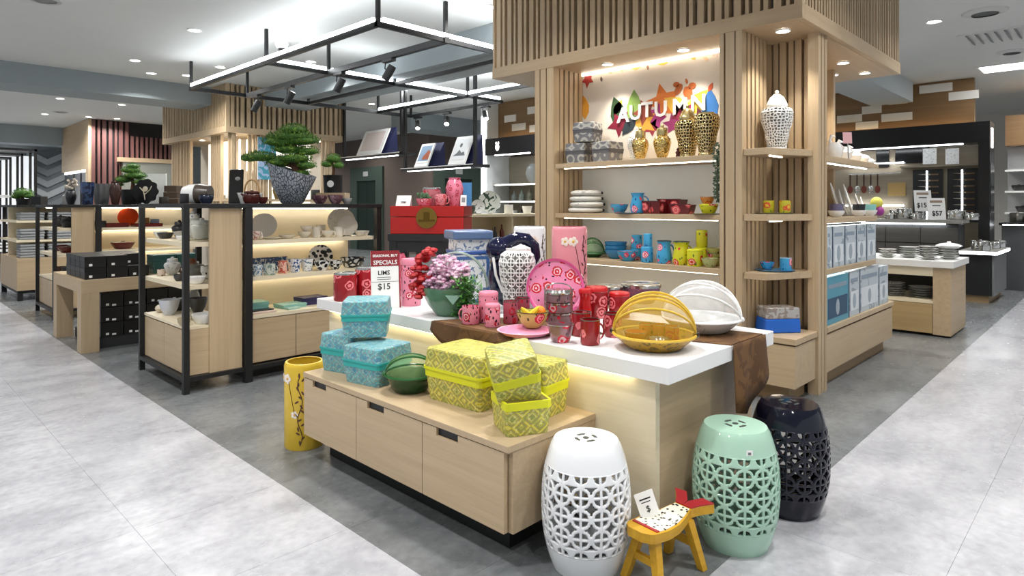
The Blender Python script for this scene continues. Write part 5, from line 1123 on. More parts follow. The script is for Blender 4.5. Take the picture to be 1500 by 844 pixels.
bonsai('little bonsai in a black pot with white motif', (p[0], p[1], GT+.1), [(0, 0, 50, 12, 8), (-9, 0, 42, 10, 6), (8, 0, 40, 9, 6)], [([(0, 0, 20), (1, 0, 34), (-1, 0, 48)], [2, 2, 1])], smallpot, S_, green='4f7f30')
TM = plain('4a1a18', .2)
p = top(369, 5.0); tp = vessel('pot', 'teapot', 'dark red teapot with cane arch handle by the crackled bowl', 'teapot', (p[0], p[1], GT), .13, .1, TM, metric=True, lid=(TM, .16, 1)); obj('arch_handle', MB().tube([(.06*math.cos(PI*k/12), 0, .09+.1*math.sin(PI*k/12)) for k in range(13)], .007, 6), plain('b08a5a', .6), tp, smooth=True); obj('spout', MB().tube([(-.05, 0, .05), (-.085, 0, .08)], [.012, .007], 8), TM, tp, smooth=True)
for (x, v, w_, h, m_, k, lab) in ((363, 4.8, .075, .05, TM, 'cup', 'dark red tea bowl before the cane handled teapot'), (385, 4.8, .075, .05, TM, 'cup', 'dark red tea bowl beside the white wedge dish'), (270, 4.82, .06, .07, plain('2a2a2c', .3), 'mug', 'small charcoal cup by the barrel pot'), (470, 4.82, .13, .07, print_mat('lotus', '8a6a70', '5a3a44', 14, .5), 'bowl', 'dusky rose lotus bowl next to the crackled planter'), (490, 4.8, .13, .075, print_mat('lotus2', 'a0848a', '6a4a54', 14, .5), 'bowl', 'paler lotus bowl beside the dusky rose one'), (508, 4.82, .09, .05, plain('b4b4b2', .3), 'bowl', 'small grey bowl at the end of the top board')):
    p = top(x, v); vessel(k, 'tea_bowl', lab, 'bowl', (p[0], p[1], GT), w_, h, m_, metric=True)
p = top(345, 5.2); vessel('tub', 'white_planter', 'low white flared dish behind the tea bowls', 'dish', (p[0]+.12, p[1], GT), .2, .09, WPORC, metric=True)
p = top(289, 5.1); t = thing('barrel_pot', 'white and brown ceramic barrel pot lying on its side', 'pot', (p[0], p[1], GT+.075), CAMR)
obj('white_half', MB().lathe([(0, -.1), (.055, -.1), (.07, -.06), (.075, 0)], 24).xf(lambda x, y, z: (z, y, x)), WPORC, t, smooth=True); obj('brown_half', MB().lathe([(.075, 0), (.075, .03), (.062, .1), (0, .1)], 24).xf(lambda x, y, z: (z, y, x)), plain('4a4038', .3), t, smooth=True)
p = top(302, 4.85); vessel('pot', 'small_pot', 'small midnight blue pot before the barrel pot', 'pot', (p[0], p[1], GT), .1, .065, plain('1a2236', .15), metric=True)
p = top(345, 5.35); t = thing('black_plaque', 'black lacquer plaque with pale moon, upright behind the teapot', 'plaque', (p[0], p[1], GT), (-.08, 0, CAMR)); part_box('plaque', (-.06, -.01, 0), (.06, .01, .29), plain('15120f', .2), t, .01); obj('moon', MB().ell((.015, -.011, .21), (.022, .003, .017)), plain('8a8a86', .4), t, smooth=True)
# ================================================================ TABLE OF BLACK BOXES
def tagged_box(loc, lab, grp, w_=.165, d_=.165, h=.1, col='0f1012', two=False):
    t = thing('gift_box', lab, 'box', loc, 0, grp)
    part_box('box_base', (-w_/2, -d_/2, 0), (w_/2, d_/2, h*.62), plain(col, .4), t); part_box('box_lid', (-w_/2-.002, -d_/2-.002, h*.62), (w_/2+.002, d_/2+.002, h), plain(col, .35), t)
    if two is not None:
        part_box('price_tag', (-.05, -d_/2-.004, .015), (-.025, -d_/2-.002, .035), PAPER, t)
        if two: part_box('price_tag', (.0, -d_/2-.004, .01), (.032, -d_/2-.002, .026), PAPER, t)
    return t
pb = None
for iu in range(3):
    for iv_ in range(4):
        for iz in range(2):
            loc = (tx0+.12+iu*.175, ty0+.13+iv_*.175, tz+iz*.102)
            lab = ('black gift box in the lower layer on the oak table', 'black gift box in the upper layer on the oak table')[iz]
            if iz == 1 and iv_ == 0 and iu == 2: continue
            if pb is None: pb = tagged_box(loc, lab, 'black gift boxes on the table')
            else: copy_tree(pb, loc, None, lab)
for iu in range(4):
    for iz in range(3):
        loc = (tx0+.27+iu*.19, ty0+.28, .10+iz*.135); lab = ('black tagged box, bottom tier under the oak table', 'black tagged box, middle tier under the oak table', 'black tagged box, upper tier under the oak table')[iz]
        if iu == 0 and iz == 0: ub = tagged_box(loc, lab, 'tagged boxes under the table', .18, .3, .13, two=True)
        else: copy_tree(ub, loc, None, lab)
one('low_plinth', 'low dark board under the tagged boxes beneath the table', 'plinth', MB().box((tx0+.15, ty0+.14, 0), (tx1-.16, ty1-.16, .099)), CHAR)
for iz in range(3):
    for k in range(2):
        loc = (2.12+k*.21, 6.86, tz+iz*.06); lab = ('dark teal gift box, bottom of its pile on the table', 'dark teal gift box, middle of its pile on the table', 'dark teal gift box, top of its pile on the table')[iz]
        tagged_box(loc, lab, 'teal gift boxes on the table', .2, .2, .058, '1d4a48', None)
# ================================================================ SECOND AND THIRD GONDOLAS: WARES
dv = 4.11
def G2(x, z, v=9.0): return PV(x, v, z)
plate_up(188, 1.04, 9.15, .118, plain('d8481a', .25), 'bright orange plate upright in the far lit gondola')
LAC = plain('5c1512', .25)
for (x, v, w_, d_, h, m_, z, lab) in ((169, 8.98, .24, .2, .05, LAC, 1.04, 'dark red lacquer tray with compartments in the far gondola'), (215, 8.98, .3, .22, .04, LAC, 1.04, 'dark red lacquer tray under the small tan box'), (147, 8.98, .08, .15, .08, CHAR, 1.04, 'charcoal bento box in the far gondola')):
    p = G2(x, z, v); t = thing('lacquer_tray', lab, 'tray', (p[0], p[1], z)); part_box('tray_base', (-w_/2, -d_/2, 0), (w_/2, d_/2, .012), m_, t)
    for s in (-1, 1): part_box('tray_wall', (-w_/2, s*d_/2-.006, .012), (w_/2, s*d_/2+.006, h), m_, t); part_box('tray_wall', (s*w_/2-.006, -d_/2+.006, .012), (s*w_/2+.006, d_/2-.006, h), m_, t)
p = G2(213, 1.081, 8.98); 
for (x, c, s, lab) in ((213, 'a8783a', .11, 'small tan wooden box on the lacquer tray'), (229, '8a9ab4', .09, 'small framed blue card beside the tan box')): p = G2(x, 1.04, 9.08); t = thing('small_box', lab, 'box', (p[0], p[1]+.06, 1.04)); part_box('box', (-s/2, -.03, .0), (s/2, .03, s), plain(c, .5), t); part_box('face', (-s*.36, -.033, s*.15), (s*.36, -.03, s*.8), plain(c, .4), t)
for (x, m_, k, w_, h, z, lab) in ((180, LAC, 'dish', .26, .09, .765, 'red lacquer lidded bowl above the black boxes'), (107, CHAR, 'pot', .16, .12, .455, 'dark brown pot on the far end cabinet'), (86, LAC, 'dish', .22, .07, .745, 'red lacquer bowl on the far end shelf'), (62, CHAR, 'pot', .15, .13, 1.045, 'black iron teapot on the far end shelf beside the post'), (84, CHAR, 'pot', .16, .12, 1.045, 'black iron teapot on the far end shelf by the panel'), (62, LAC, 'bowl', .16, .07, .745, 'dark red bowl on the far end shelf beside the post'), (61, plain('4a3428', .5), 'bowl', .17, .09, .455, 'brown earthen bowl on the far end cabinet')):
    p = PV(x, 9.05, z) if x > 140 else (1.8, 9.55 if x < 70 else 9.12, z); p = (max(p[0], 1.72), min(max(p[1], 8.92), 9.65), z)
    vessel(k, 'lacquer_ware', lab, 'pot' if k == 'pot' else 'bowl', p, w_, h, m_, metric=True, lid=(m_, .2, 1) if k in ('pot', 'dish') else None)
def top2(x, v=9.2): return PV(x, v, GT)
for (x, v, k, w_, h, m_, lab) in ((128, 9.05, 'tub', .15, .27, print_mat('ink_blue', '33486e', '1c2238', 12, .5), 'ink blue squared vase on the far gondola'), (149, 9.2, 'tub', .2, .26, plain('6f7070', .3, .4), 'brushed grey metal planter on the far gondola'), (169, 8.92, 'vase', .13, .28, plain('3a211c', .25), 'dark brown tall vase under the small pine bonsai'), (104, 9.3, 'vase', .12, .18, plain('2a2c30', .3), 'dark vase holding dried white flowers'), (98, 9.7, 'bottle', .1, .2, plain('8a8a88', .4), 'slim grey bottle behind the dried flowers'), (240, 8.9, 'can', .11, .1, plain('2c2620', .4), 'low dark jar before the stacked brown box')):
    p = top2(x, v); vessel(k, 'display_vase', lab, 'vase', (p[0], p[1], GT), w_, h, m_, metric=True)
p = top2(104, 9.3); t = thing('dried_flowers', 'dried white flowers rising from the dark vase', 'flowers', (p[0], p[1], GT+.181)); m = MB()
for k in range(26): m.ell((rnd.uniform(-.06, .06), rnd.uniform(-.05, .05), rnd.uniform(.01, .13)), (.016,)*3, 6, 4)
obj('blossom', m, plain('cfc4b4', .7), t, smooth=True); obj('stalk', MB().tube([(0, 0, 0), (.01, 0, .06), (-.01, 0, .12)], .005, 5), plain('6a5a40', .7), t)
p = top2(193, 9.3); S_ = p[3]
def tray_pot(t): obj('pot', MB().lathe(hollow([(12*S_, 0), (15*S_, 22*S_)], .01), 20), BLACK, t, smooth=True)
bonsai('pine bonsai on the far gondola before the sign panel', (p[0], p[1], GT), [(-2, 0, 50, 15, 6), (4, 0, 42, 18, 6), (-12, 0, 36, 13, 6), (14, 0, 33, 13, 5), (-20, 0, 29, 9, 4), (2, 0, 56, 10, 5)], [([(0, 0, 16), (2, 0, 30), (-1, 0, 52)], [3, 2.5, 1.5])], tray_pot, S_)
p = top2(214, 9.0); t = thing('display_dish', 'black scalloped dish with white branch drawing on a stand', 'plate', (p[0], p[1], GT), CAMR); m = [(.155*(1+.06*math.cos(9*2*PI*k/54))*math.cos(2*PI*k/54), .155*(1+.06*math.cos(9*2*PI*k/54))*math.sin(2*PI*k/54)) for k in range(54)]
obj('dish', MB().prism(m, 0, .025), plain('101012', .2), t, (0, 0, .165), (PI/2-.15, 0, 0)); obj('painted_branch', MB().tube([(-.07, .05, .0255), (-.02, 0, .0255), (0, -.06, .0255), (.01, -.11, .0255)], .007, 5).tube([(0, -.04, .0255), (.06, .02, .0255), (.08, .07, .0255)], .006, 5).ell((0, .03, .026), (.035, .035, .003)), plain('b8ae98', .5), t, (0, 0, .165), (PI/2-.15, 0, 0))
p = top2(222, 9.5); one('backing_screen', 'glossy white backing panel behind the black dish', 'panel', MB().box((-.2, -.01, 0), (.2, .01, .42)), WPORC, (p[0], p[1], GT), CAMR)
p = top2(254, 9.1); t = thing('wooden_chest', 'small dark brown slatted box stack on the far gondola', 'box', (p[0], p[1], GT), CAMR)
for k in range(3): part_box('tier', (-.1+.01*k, -.08, .085*k), (.1-.01*k, .08, .085*k+.08), wood('x', '5a4a3c', '40342a'), t)
# third gondola: folded textiles
GT3 = [plain('8d9092', .9), plain('74787a', .9), plain('a4a6a6', .9)]
tx = None
for (z, n) in ((.58, 5), (.83, 4), (1.1, 3)):
    for col_, u in enumerate((1.74, 2.06, 2.36)):
        for k in range(n):
            loc = (u, 11.1, z+.038*k); lab = {.58: 'folded grey textile in the pile on the cabinet', .83: 'folded grey textile in the pile on the middle shelf', 1.1: 'folded grey textile in the pile on the top shelf'}[z]
            if tx is None: tx = one('folded_textile', lab, 'textile', MB().box((-.14, -.14, 0), (.14, .14, .036)), GT3[0], loc, 0, 'folded grey textiles', bevel=.012)
            else:
                c = copy_tree(tx, loc, (k*7+col_*3) % 5*.02-.04, lab)
                c.data = TXM[(k+col_) % 3] if False else c.data
p = PV(30, 11.4, GT); S_ = p[3]
def tp3(t): obj('pot', MB().lathe(hollow([(7*S_, 0), (9*S_, 9*S_)], .01), 16), BLACK, t, smooth=True)
bonsai('low spreading bonsai on the textile gondola', (max(p[0], 1.7), p[1], GT), [(0, 0, 17, 15, 7), (-9, 0, 12, 9, 5), (8, 0, 13, 9, 5)], [([(0, 0, 7), (0, 0, 16)], [2, 1.5])], tp3, S_)
p = PV(45, 11.2, GT); one('black_cube_pot', 'square black planter beside the low bonsai', 'planter', MB().box((-.07, -.07, 0), (.07, .07, .12)), BLACK, (p[0]+.1, p[1], GT), CAMR, bevel=.004)
# far black-framed racks by the aisle
for k in range(4):
    u = 2.35+k*.0; v = 14.5+k*1.35; t = thing('display_rack', 'tall thin black metal rack with white shelves far down the aisle', 'rack', (0, v, 0), 0, 'racks down the aisle')
    for (a, b) in ((1.75, 0), (2.35, 0), (1.75, .5), (2.35, .5)): part_box('post', (a-.02, b-.02, 0), (a+.02, b+.02, 2.35), BLACK, t)
    for z in (.5, 1.0, 1.5): part_box('shelf', (1.75, 0, z-.02), (2.35, .5, z), WHITE, t)
    part_box('top_rail', (1.73, -.02, 2.31), (2.37, .52, 2.35), BLACK, t)
one('glow_display', 'white display wall behind the thin black racks, brightened by an added glow', 'glow panel', MB().box((1.3, 20.6, .4), (3.3, 20.68, 2.6)), emit('f2f8ff', .5))  # added glow stands in for the light falling on a white display
# ================================================================ HANGING SHELF GOODS
def placemat_box(v, z, w_, h, lab, face, paint=None):
    t = thing('placemat_box', lab, 'boxed set', (6.4, v, z+.006), -PI/2)
    o = obj('framed_panel', MB().box((-w_/2, -.012, 0), (w_/2, .012, h)), WHITE, t, (0, -.05, .0), (-.42, 0, 0))
    obj('picture', MB().box((-w_*.4, -.014, h*.16), (w_*.4, -.012, h*.9)), face, o)
    if paint: paint(o, w_, h)
    obj('navy_back', MB().add([(-w_/2+.05, .0, 0), (w_/2+.05, .0, 0), (w_/2+.12, .17, h*.95), (-w_/2+.12, .17, h*.95), (-w_/2+.05, .26, 0), (w_/2+.05, .26, 0)], [(0,1,2,3),(3,2,5,4),(1,5,2),(0,3,4),(0,4,5,1)]), plain('161c44', .5), t, (0, .03, 0)); return t
def hill(o, w_, h): obj('painted_hill', MB().add([(-w_*.1, -.015, h*.3), (w_*.4, -.015, h*.3), (w_*.4, -.015, h*.62), (w_*.22, -.015, h*.72), (-.02, -.015, h*.45)], [(0,1,2,3,4)]), plain('9a5236', .6), o); obj('painted_stripe', MB().box((-w_*.4, -.0155, h*.16), (w_*.4, -.015, h*.24)), WHITE, o)
def range_(o, w_, h): obj('painted_mountain', MB().add([(-w_*.36, -.015, h*.3), (w_*.36, -.015, h*.3), (w_*.25, -.015, h*.44), (w_*.1, -.015, h*.4), (-.02, -.015, h*.52), (-w_*.2, -.015, h*.38)], [(0,1,2,3,4,5)]), plain('6a6e72', .6), o); obj('painted_tree', MB().ell((-w_*.05, -.014, h*.68), (.03, .002, .035)), plain('54585c', .6), o)
vb = PU(645, 6.4)[1]
placemat_box(PU(620, 6.4)[1], 1.9205, .33, .42, 'white framed set with orange brown hill picture', plain('7f97b0', .5), hill)
placemat_box(PU(672, 6.4)[1], 1.9205, .38, .48, 'white framed set with grey mountain drawing, navy backed', plain('e4e6e8', .5), range_)
placemat_box(PU(543, 6.4)[1], 2.2005, .75, .5, 'long plain blush panel set with navy back on the upper hanging shelf', plain('dccfca', .5))
# ================================================================ LOW OAK DISPLAY BEHIND THE CHEST
ld_ = thing('oak_display', 'low oak display with decorative plates behind the red chest', 'shelving unit')
for z in (.5, .86, 1.2): part_box('shelf', (5.25, 5.75, z-.035), (6.75, 6.2, z), PALEX, ld_)
for u in (5.25, 6.0, 6.72): part_box('upright', (u, 5.8, 0), (u+.03, 6.2, 1.165), PALEX, ld_)
part_box('spine', (5.25, 6.17, 0), (6.75, 6.2, 1.16), PALEX, ld_)
for (x, R, m_, lab) in ((700, .09, print_mat('greyplate', 'd6d8d6', '7a8084', 18, .4), 'small grey plate upright on the low oak display'), (717, .15, print_mat('greenplate', 'c4c8c0', '3a4a40', 12, .47), 'large green and grey painted plate upright on the low oak display')): plate_up(x, 1.2, 5.95, R, m_, lab)
for (x, k, w_, h, m_, z, lab) in ((689, 'pot', .13, .11, plain('3c4a44', .4), 1.2, 'dark green jar beside the small grey plate'), (745, 'mug', .12, .12, WPORC, 1.2, 'plain white mug near the large painted plate'), (772, 'tub', .14, .1, WPORC, 1.2, 'flared white cup on the low oak display'), (725, 'bottle', .06, .17, CHAR, .86, 'dark bottle on the lower oak shelf'), (735, 'bottle', .06, .2, plain('5a1a14', .2), .86, 'dark red bottle on the lower oak shelf'), (755, 'egg', .1, .12, WPORC, .86, 'white egg-shaped vase on the lower oak shelf'), (770, 'pot', .14, .12, WPORC, .86, 'white round pot on the lower oak shelf')):
    p = PV(x, 5.9, z); vessel(k, 'display_ware', lab, 'mug' if k in ('mug', 'tub') else 'vase', (p[0], p[1], z), w_, h, m_, metric=True)
# ================================================================ KITCHENWARE BOOTHS
PLK = wood('y', '8a6c48', '6c5236', sc=.6); PLW = plain('d9d6ce', .6)
def booth(name, label, u, v0, v1, planks, shelf_lit=True):
    t = thing(name, label, 'booth', (0, 0, 0))
    part_box('fascia', (u-.25, v0, 2.26), (u+.2, v1, 2.57), plain('141518', .35), t); part_box('upper_wall', (u+.1, v0+.1, 2.57), (u+.2, v1, CEIL-.005), PLK, t)
    for (a, b, z) in planks: part_box('plank', (u+.085, a, z), (u+.1, b, z+.13), PLW, t)
    part_box('light_strip', (u+.0, v0+.15, 2.572), (u+.03, v1-.1, 2.59), emit('ffd9a0', 3), t); part_box('light_strip', (u-.2, v0+.2, 2.245), (u-.16, v1-.2, 2.26), LED, t)
    return t
b1 = booth('knife_booth', 'black framed kitchen knife booth with timber plank header', 12.0, 1.62, 5.2, [(1.66, 2.05, 2.97), (2.55, 3.0, 2.72), (2.62, 2.9, 3.0), (2.0, 2.45, 3.13), (3.05, 3.4, 2.62), (3.3, 3.7, 2.76), (3.0, 3.3, 2.88)])
part_box('column', (11.75, 1.48, 0), (12.2, 1.62, 2.57), plain('17181b', .35), b1); part_box('lit_logo', (11.9, 1.472, 2.18), (12.02, 1.48, 2.48), emit('ffffff', 3), b1)
part_box('back_wall', (12.3, 1.62, 0), (12.34, 5.2, 2.26), wood('y', '8f8472', '776c5a'), b1); part_box('side_panel', (11.8, 1.474, 1.2), (12.15, 1.48, 1.95), plain('2a2c30', .2), b1)
part_box('picture_ledge', (12.18, 1.64, 1.94), (12.3, 2.75, 1.965), wood('y', '8f8472', '776c5a'), b1)
for a in (1.68, 2.16):
    k_ = part_box('knife_panel', (12.27, a, 1.05), (12.3, a+.42, 1.9), BLACK, b1); part_box('light_tube', (12.262, a+.21, 1.08), (12.27, a+.23, 1.88), LED, b1)
    for r in range(8):
        z = .35-.1*r; obj('knife_blade', MB().box((-.014, -.04, z-.02), (-.012, .13, z+.006)).xf(lambda a_, b_, c_: (a_, b_, c_ if b_ < .1 else z+(c_-z)*.15)), STEEL, k_, (-.006, 0, 0)); obj('knife_handle', MB().box((-.016, -.15, z-.018), (-.006, -.041, z+.004)), plain('6a5236', .5), k_, (-.006, 0, 0))
def wallbox(name, lab, cat, x0, y0, x1, y1, u, mat, d=.03):
    a = _ray(x0, y0); b = _ray(x1, y1); ta, tb_ = u/a[0], u/b[0]; v1_, z1_ = ta*a[1], H+ta*a[2]; v0_, z0_ = tb_*b[1], H+tb_*b[2]
    return one(name, lab, cat, MB().box((-d, (v0_-v1_)/2, (z0_-z1_)/2), (0, (v1_-v0_)/2, (z1_-z0_)/2)), mat, (u, (v0_+v1_)/2, (z0_+z1_)/2))
wallbox('wall_oven', 'wide black wall-mounted oven panel in the knife booth', 'oven', 1312, 208, 1362, 238, 12.295, plain('0c0c0e', .15)); wallbox('wall_oven', 'narrow black wall-mounted panel in the knife booth', 'panel', 1284, 221, 1303, 244, 12.295, plain('0c0c0e', .15))
for (x, lab) in ((1352, 'white printed card below the wide black oven panel'), (1385, 'white printed card above the end knife panel')): wallbox('wall_card', lab, 'card', x, 218, x+20, 240, 12.18, print_mat('cardprint', 'e6e6e4', 'a8a8a8', 60, .4), .01)
wallbox('chopping_board', 'pale wooden chopping board hung on the booth wall', 'chopping board', 1301, 268, 1327, 287, 12.295, plain('a88a54', .5), .02)
for k in range(5):
    x = 1246+k*10; p = PU(x, 12.25); t = thing('hanging_utensil', 'long handled kitchen utensil hung on the booth rail', 'utensil', (12.225, p[1], 1.75), 0, 'utensils on the booth rail')
    obj('handle', MB().tube([(0, 0, .1), (0, 0, -.1)], .012, 6), plain('3a2018', .4), t); obj('utensil_head', MB().ell((0, 0, -.16), (.012, .045, .07)), STEEL if k % 2 else plain('6a2a1c', .4), t, smooth=True)
part_box('utensil_rail', (12.24, 2.75, 1.85), (12.28, 3.55, 1.87), STEEL, b1); part_box('light_strip', (12.2, 2.7, 2.02), (12.24, 3.6, 2.04), LED, b1); part_box('light_strip', (12.2, 2.7, 1.3), (12.24, 3.6, 1.32), LED, b1)
kc = thing('kitchen_counter', 'grey drawer counter of the knife booth carrying steel pans', 'counter')
part_box('worktop', (10.95, 1.7, 1.05), (11.55, 3.6, 1.1), plain('9c9a94', .4), kc); part_box('carcass', (11.02, 1.75, 0), (11.5, 3.6, 1.03), plain('3a3b3d', .5), kc); part_box('light_strip', (10.97, 1.9, 1.03), (11.0, 3.0, 1.048), LED, kc)
for k in range(4):
    for r in range(3): part_box('drawer_front', (11.0, 1.76+k*.46, .28+r*.24), (11.02, 1.76+k*.46+.45, .28+r*.24+.225), wood('y', '5a5752', '454340'), kc)
nc = thing('kitchen_counter', 'black cooking counter with bright lit worktop edge', 'counter')
part_box('worktop', (10.45, 1.24, .65), (11.74, 1.66, .70), plain('8d8b84', .4), nc); part_box('front_panel', (10.52, 1.30, .1), (10.56, 1.66, .65), BLACK, nc); part_box('side_panel', (10.52, 1.28, .1), (11.72, 1.30, .65), plain('77797a', .5), nc)
part_box('kick_board', (10.56, 1.34, 0), (11.7, 1.66, .1), wood('y', 'a58a66', '8b7251'), nc); part_box('light_strip', (10.446, 1.25, .655), (10.45, 1.65, .69), LED, nc); part_box('light_strip', (10.46, 1.235, .655), (11.7, 1.24, .69), LED, nc)
for (x, y, z, u, w_, h, lab) in ((1436, 0, .7, 10.75, .2, .13, 'large steel pot on the lit black counter'), (1440, 0, .7, 10.6, .16, .07, 'low steel pan on the lit black counter'), (1456, 0, .7, 11.2, .15, .1, 'steel saucepan further along the lit black counter'), (1464, 0, .7, 11.6, .16, .1, 'steel saucepan at the far end of the lit black counter'),
  (1312, 0, 1.1, 11.38, .18, .14, 'tall steel pot at the flower end of the grey counter'), (1327, 0, 1.1, 11.12, .2, .17, 'steel stockpot beside the price signs'), (1304, 0, 1.1, 11.1, .14, .07, 'small steel pan by the tall steel pot'), (1340, 0, 1.1, 11.1, .15, .1, 'steel saucepan tucked under the price signs'), (1404, 0, 1.1, 11.2, .2, .14, 'steel casserole past the price signs'), (1420, 0, 1.1, 11.2, .17, .1, 'steel saucepan at the end of the grey counter')):
    p = PU(x, u, z); p = (p[0], max(p[1], 1.34) if z < 1 else p[1], z); t = vessel('can', 'steel_pot', lab, 'pot', p, w_, h, STEEL, metric=True, lid=(STEEL, .15, 1))
    for s in (-1, 1): obj('side_handle', MB().tube([(s*w_*.5, -.03, h*.6), (s*w_*.62, 0, h*.6), (s*w_*.5, .03, h*.6)], .006, 5), STEEL, t, smooth=True)
for (x, u, txt, lab) in ((1373, 11.02, '$57', 'white price sign reading $57 among the steel pans'), (1353, 11.2, '$159', 'white price sign reading $159 behind the $57 sign')):
    p = PU(x, u, 1.1); t = thing('price_sign', lab, 'sign', (p[0], p[1], 1.1+(.12 if x < 1360 else 0)), (-.12, 0, CAMR)); part_box('board', (-.13, -.003, 0), (.13, .003, .32), PAPER, t); obj('lettering', text_mesh(txt, .1, INK, .001, bold=.002), INK, t, (0, -.006, .09), (PI/2, 0, 0))
    part_box('header_band', (-.09, -.005, .25), (.09, -.003, .285), plain('9a8270', .5), t); part_box('printed_line', (-.06, -.005, .2), (.06, -.003, .215), plain('555555', .5), t)
    if x < 1360: part_box('easel_leg', (-.01, .003, -.12), (.01, .012, .1), STEEL, t)
# white-topped oak table with dish stacks
rt = thing('dish_table', 'white-topped oak table holding stacks of patterned dishes', 'table')
part_box('table_top', (7.45, 1.225, .69), (8.3, 2.4, .755), plain('e6e6e4', .4), rt, .002); part_box('apron', (7.48, 1.40, .60), (7.5, 2.4, .69), PALEY, rt)
part_box('side_panel', (7.48, 1.25, .02), (8.27, 1.40, .69), OAKX, rt); part_box('back_panel', (8.2, 1.4, .02), (8.24, 2.4, .69), BLACK, rt); part_box('shelf_board', (7.49, 1.40, .325), (8.2, 2.4, .355), PALEY, rt)
d_ = part_box('drawer_front', (7.48, 1.405, .03), (7.50, 2.38, .32), wood('y', 'bda275', '9f8459'), rt); part_box('grip_slot', (-.012, .02, .09), (-.009, .16, .115), BLACK, d_)
_pl = None
DP = [print_mat('dish_a', 'd8d8d4', '8c8e8e', 14, .42), print_mat('dish_b', 'dcdcd8', '989086', 18, .4), plain('c9cac6', .3)]
for (x, n, u, z, R, grp) in ((1300, 4, 7.66, .755, .085, 0), (1332, 5, 7.80, .755, .095, 0), (1360, 6, 7.62, .755, .09, 0), (1390, 5, 7.84, .755, .09, 0), (1330, 6, 7.68, .355, .11, 1), (1357, 5, 7.70, .355, .12, 1)):
    v = PU(x, u)[1]; v = max(v, 1.54) if grp and n == 5 else max(v, 1.79) if grp else v
    me = MB().lathe(hollow([(R*.5, 0), (R*.56, .006), (R, .019)], .005), 26).mesh('dish', DP[n % 3], True)
    for k in range(n):
        one('dish', 'patterned dish in a stack %s' % ('on the white table top' if not grp else 'inside the oak table, above the drawer'), 'dish', me, None, (u+.004*(k % 2), v, z+.0235*k), k*.7, 'dishes stacked on the table top' if not grp else 'dishes stacked inside the table')
p = (7.84, PU(1390, 7.84)[1], .755+.0235*4+.024); one('serving_dish', 'covered white dish crowning the end stack on the white table', 'dish', MB().lathe([(0, 0), (.09, 0), (.12, .02), (.08, .04), (.02, .05), (.015, .065), (0, .065)], 24), WPORC, p, smooth=True)
# far white shelving and second cooking counter
ws = thing('white_shelving', 'white wall shelving with black cookware beyond the booth', 'shelving unit')
part_box('back_board', (13.6, -.6, 0), (13.64, 1.47, 2.3), plain('b4b8ba', .5), ws)
for z in (.6, 1.2, 1.55, 1.9): part_box('shelf', (13.25, -.6, z-.03), (13.6, 1.47, z), WHITE, ws)
part_box('poster', (13.585, .7, 1.95), (13.6, 1.45, 2.28), plain('a4a6a8', .5), ws); part_box('header', (13.3, -.6, 2.3), (13.64, 1.47, 2.8), PLK, ws)
for k in range(2): part_box('plank', (13.285, -.2+.7*k, 2.4+.2*k), (13.3, .4+.7*k, 2.52+.2*k), PLW, ws)
for (v, z) in ((1.3, 1.55), (1.05, 1.55), (.8, 1.55), (1.25, 1.2), (1.0, 1.2), (.75, 1.2)): vessel('dish', 'black_casserole', 'small black casserole on the white wall shelving, %s shelf' % ('middle' if z > 1.4 else 'lower'), 'pot', (13.42, v, z), .2, .1, BLACK, 'casseroles on white shelving', metric=True, lid=(BLACK, .2, 1))
ck = thing('kitchen_counter', 'dark induction counter beyond the booth column', 'counter'); part_box('worktop', (12.4, .5, 1.0), (13.1, 1.45, 1.04), BLACK, ck); part_box('carcass', (12.45, .55, 0), (13.05, 1.42, 1.0), plain('5a5c5e', .5), ck); part_box('light_strip', (12.396, .55, 1.005), (12.4, 1.4, 1.02), LED, ck)
for (v, w_, h, lab) in ((1.25, .2, .16, 'steel pot on the dark induction counter'), (1.0, .24, .12, 'wide steel pan on the dark induction counter')): vessel('can', 'steel_pot', lab, 'pot', (12.7, v, 1.04), w_, h, DSTEEL, metric=True, lid=(DSTEEL, .15, 1))
# second booth seen past the tower
b2 = booth('appliance_booth', 'black framed appliance booth seen past the oak tower', 8.6, 7.5, 8.78, [(7.7, 8.0, 3.0), (8.3, 8.6, 2.9), (8.05, 8.4, 2.72), (7.6, 7.95, 2.66)])
part_box('back_wall', (9.0, 7.5, 0), (9.04, 8.9, 2.26), wood('y', '9c9280', '847a68'), b2); part_box('side_wall', (8.4, 8.78, 0), (9.04, 8.95, CEIL-.005), plain('cdd0d0', .5), b2); part_box('light_tube', (8.36, 8.86, 1.35), (8.4, 8.9, 3.0), LED, b2)
for z in (.75, 1.02, 1.4, 1.72): part_box('shelf', (8.55, 7.5, z-.03), (9.0, 8.78, z), plain('c8c4ba', .4), b2); part_box('light_strip', (8.545, 7.55, z-.028), (8.55, 8.7, z-.012), LED, b2)
m = MB().ell((0, 0, 0), (.004, .05, .07), 12, 8).ell((0, .03, .075), (.004, .018, .025)).ell((0, -.03, .075), (.004, .018, .025)); obj('white_emblem', m, emit('ffffff', 2), b2, (8.346, 8.45, 2.40))
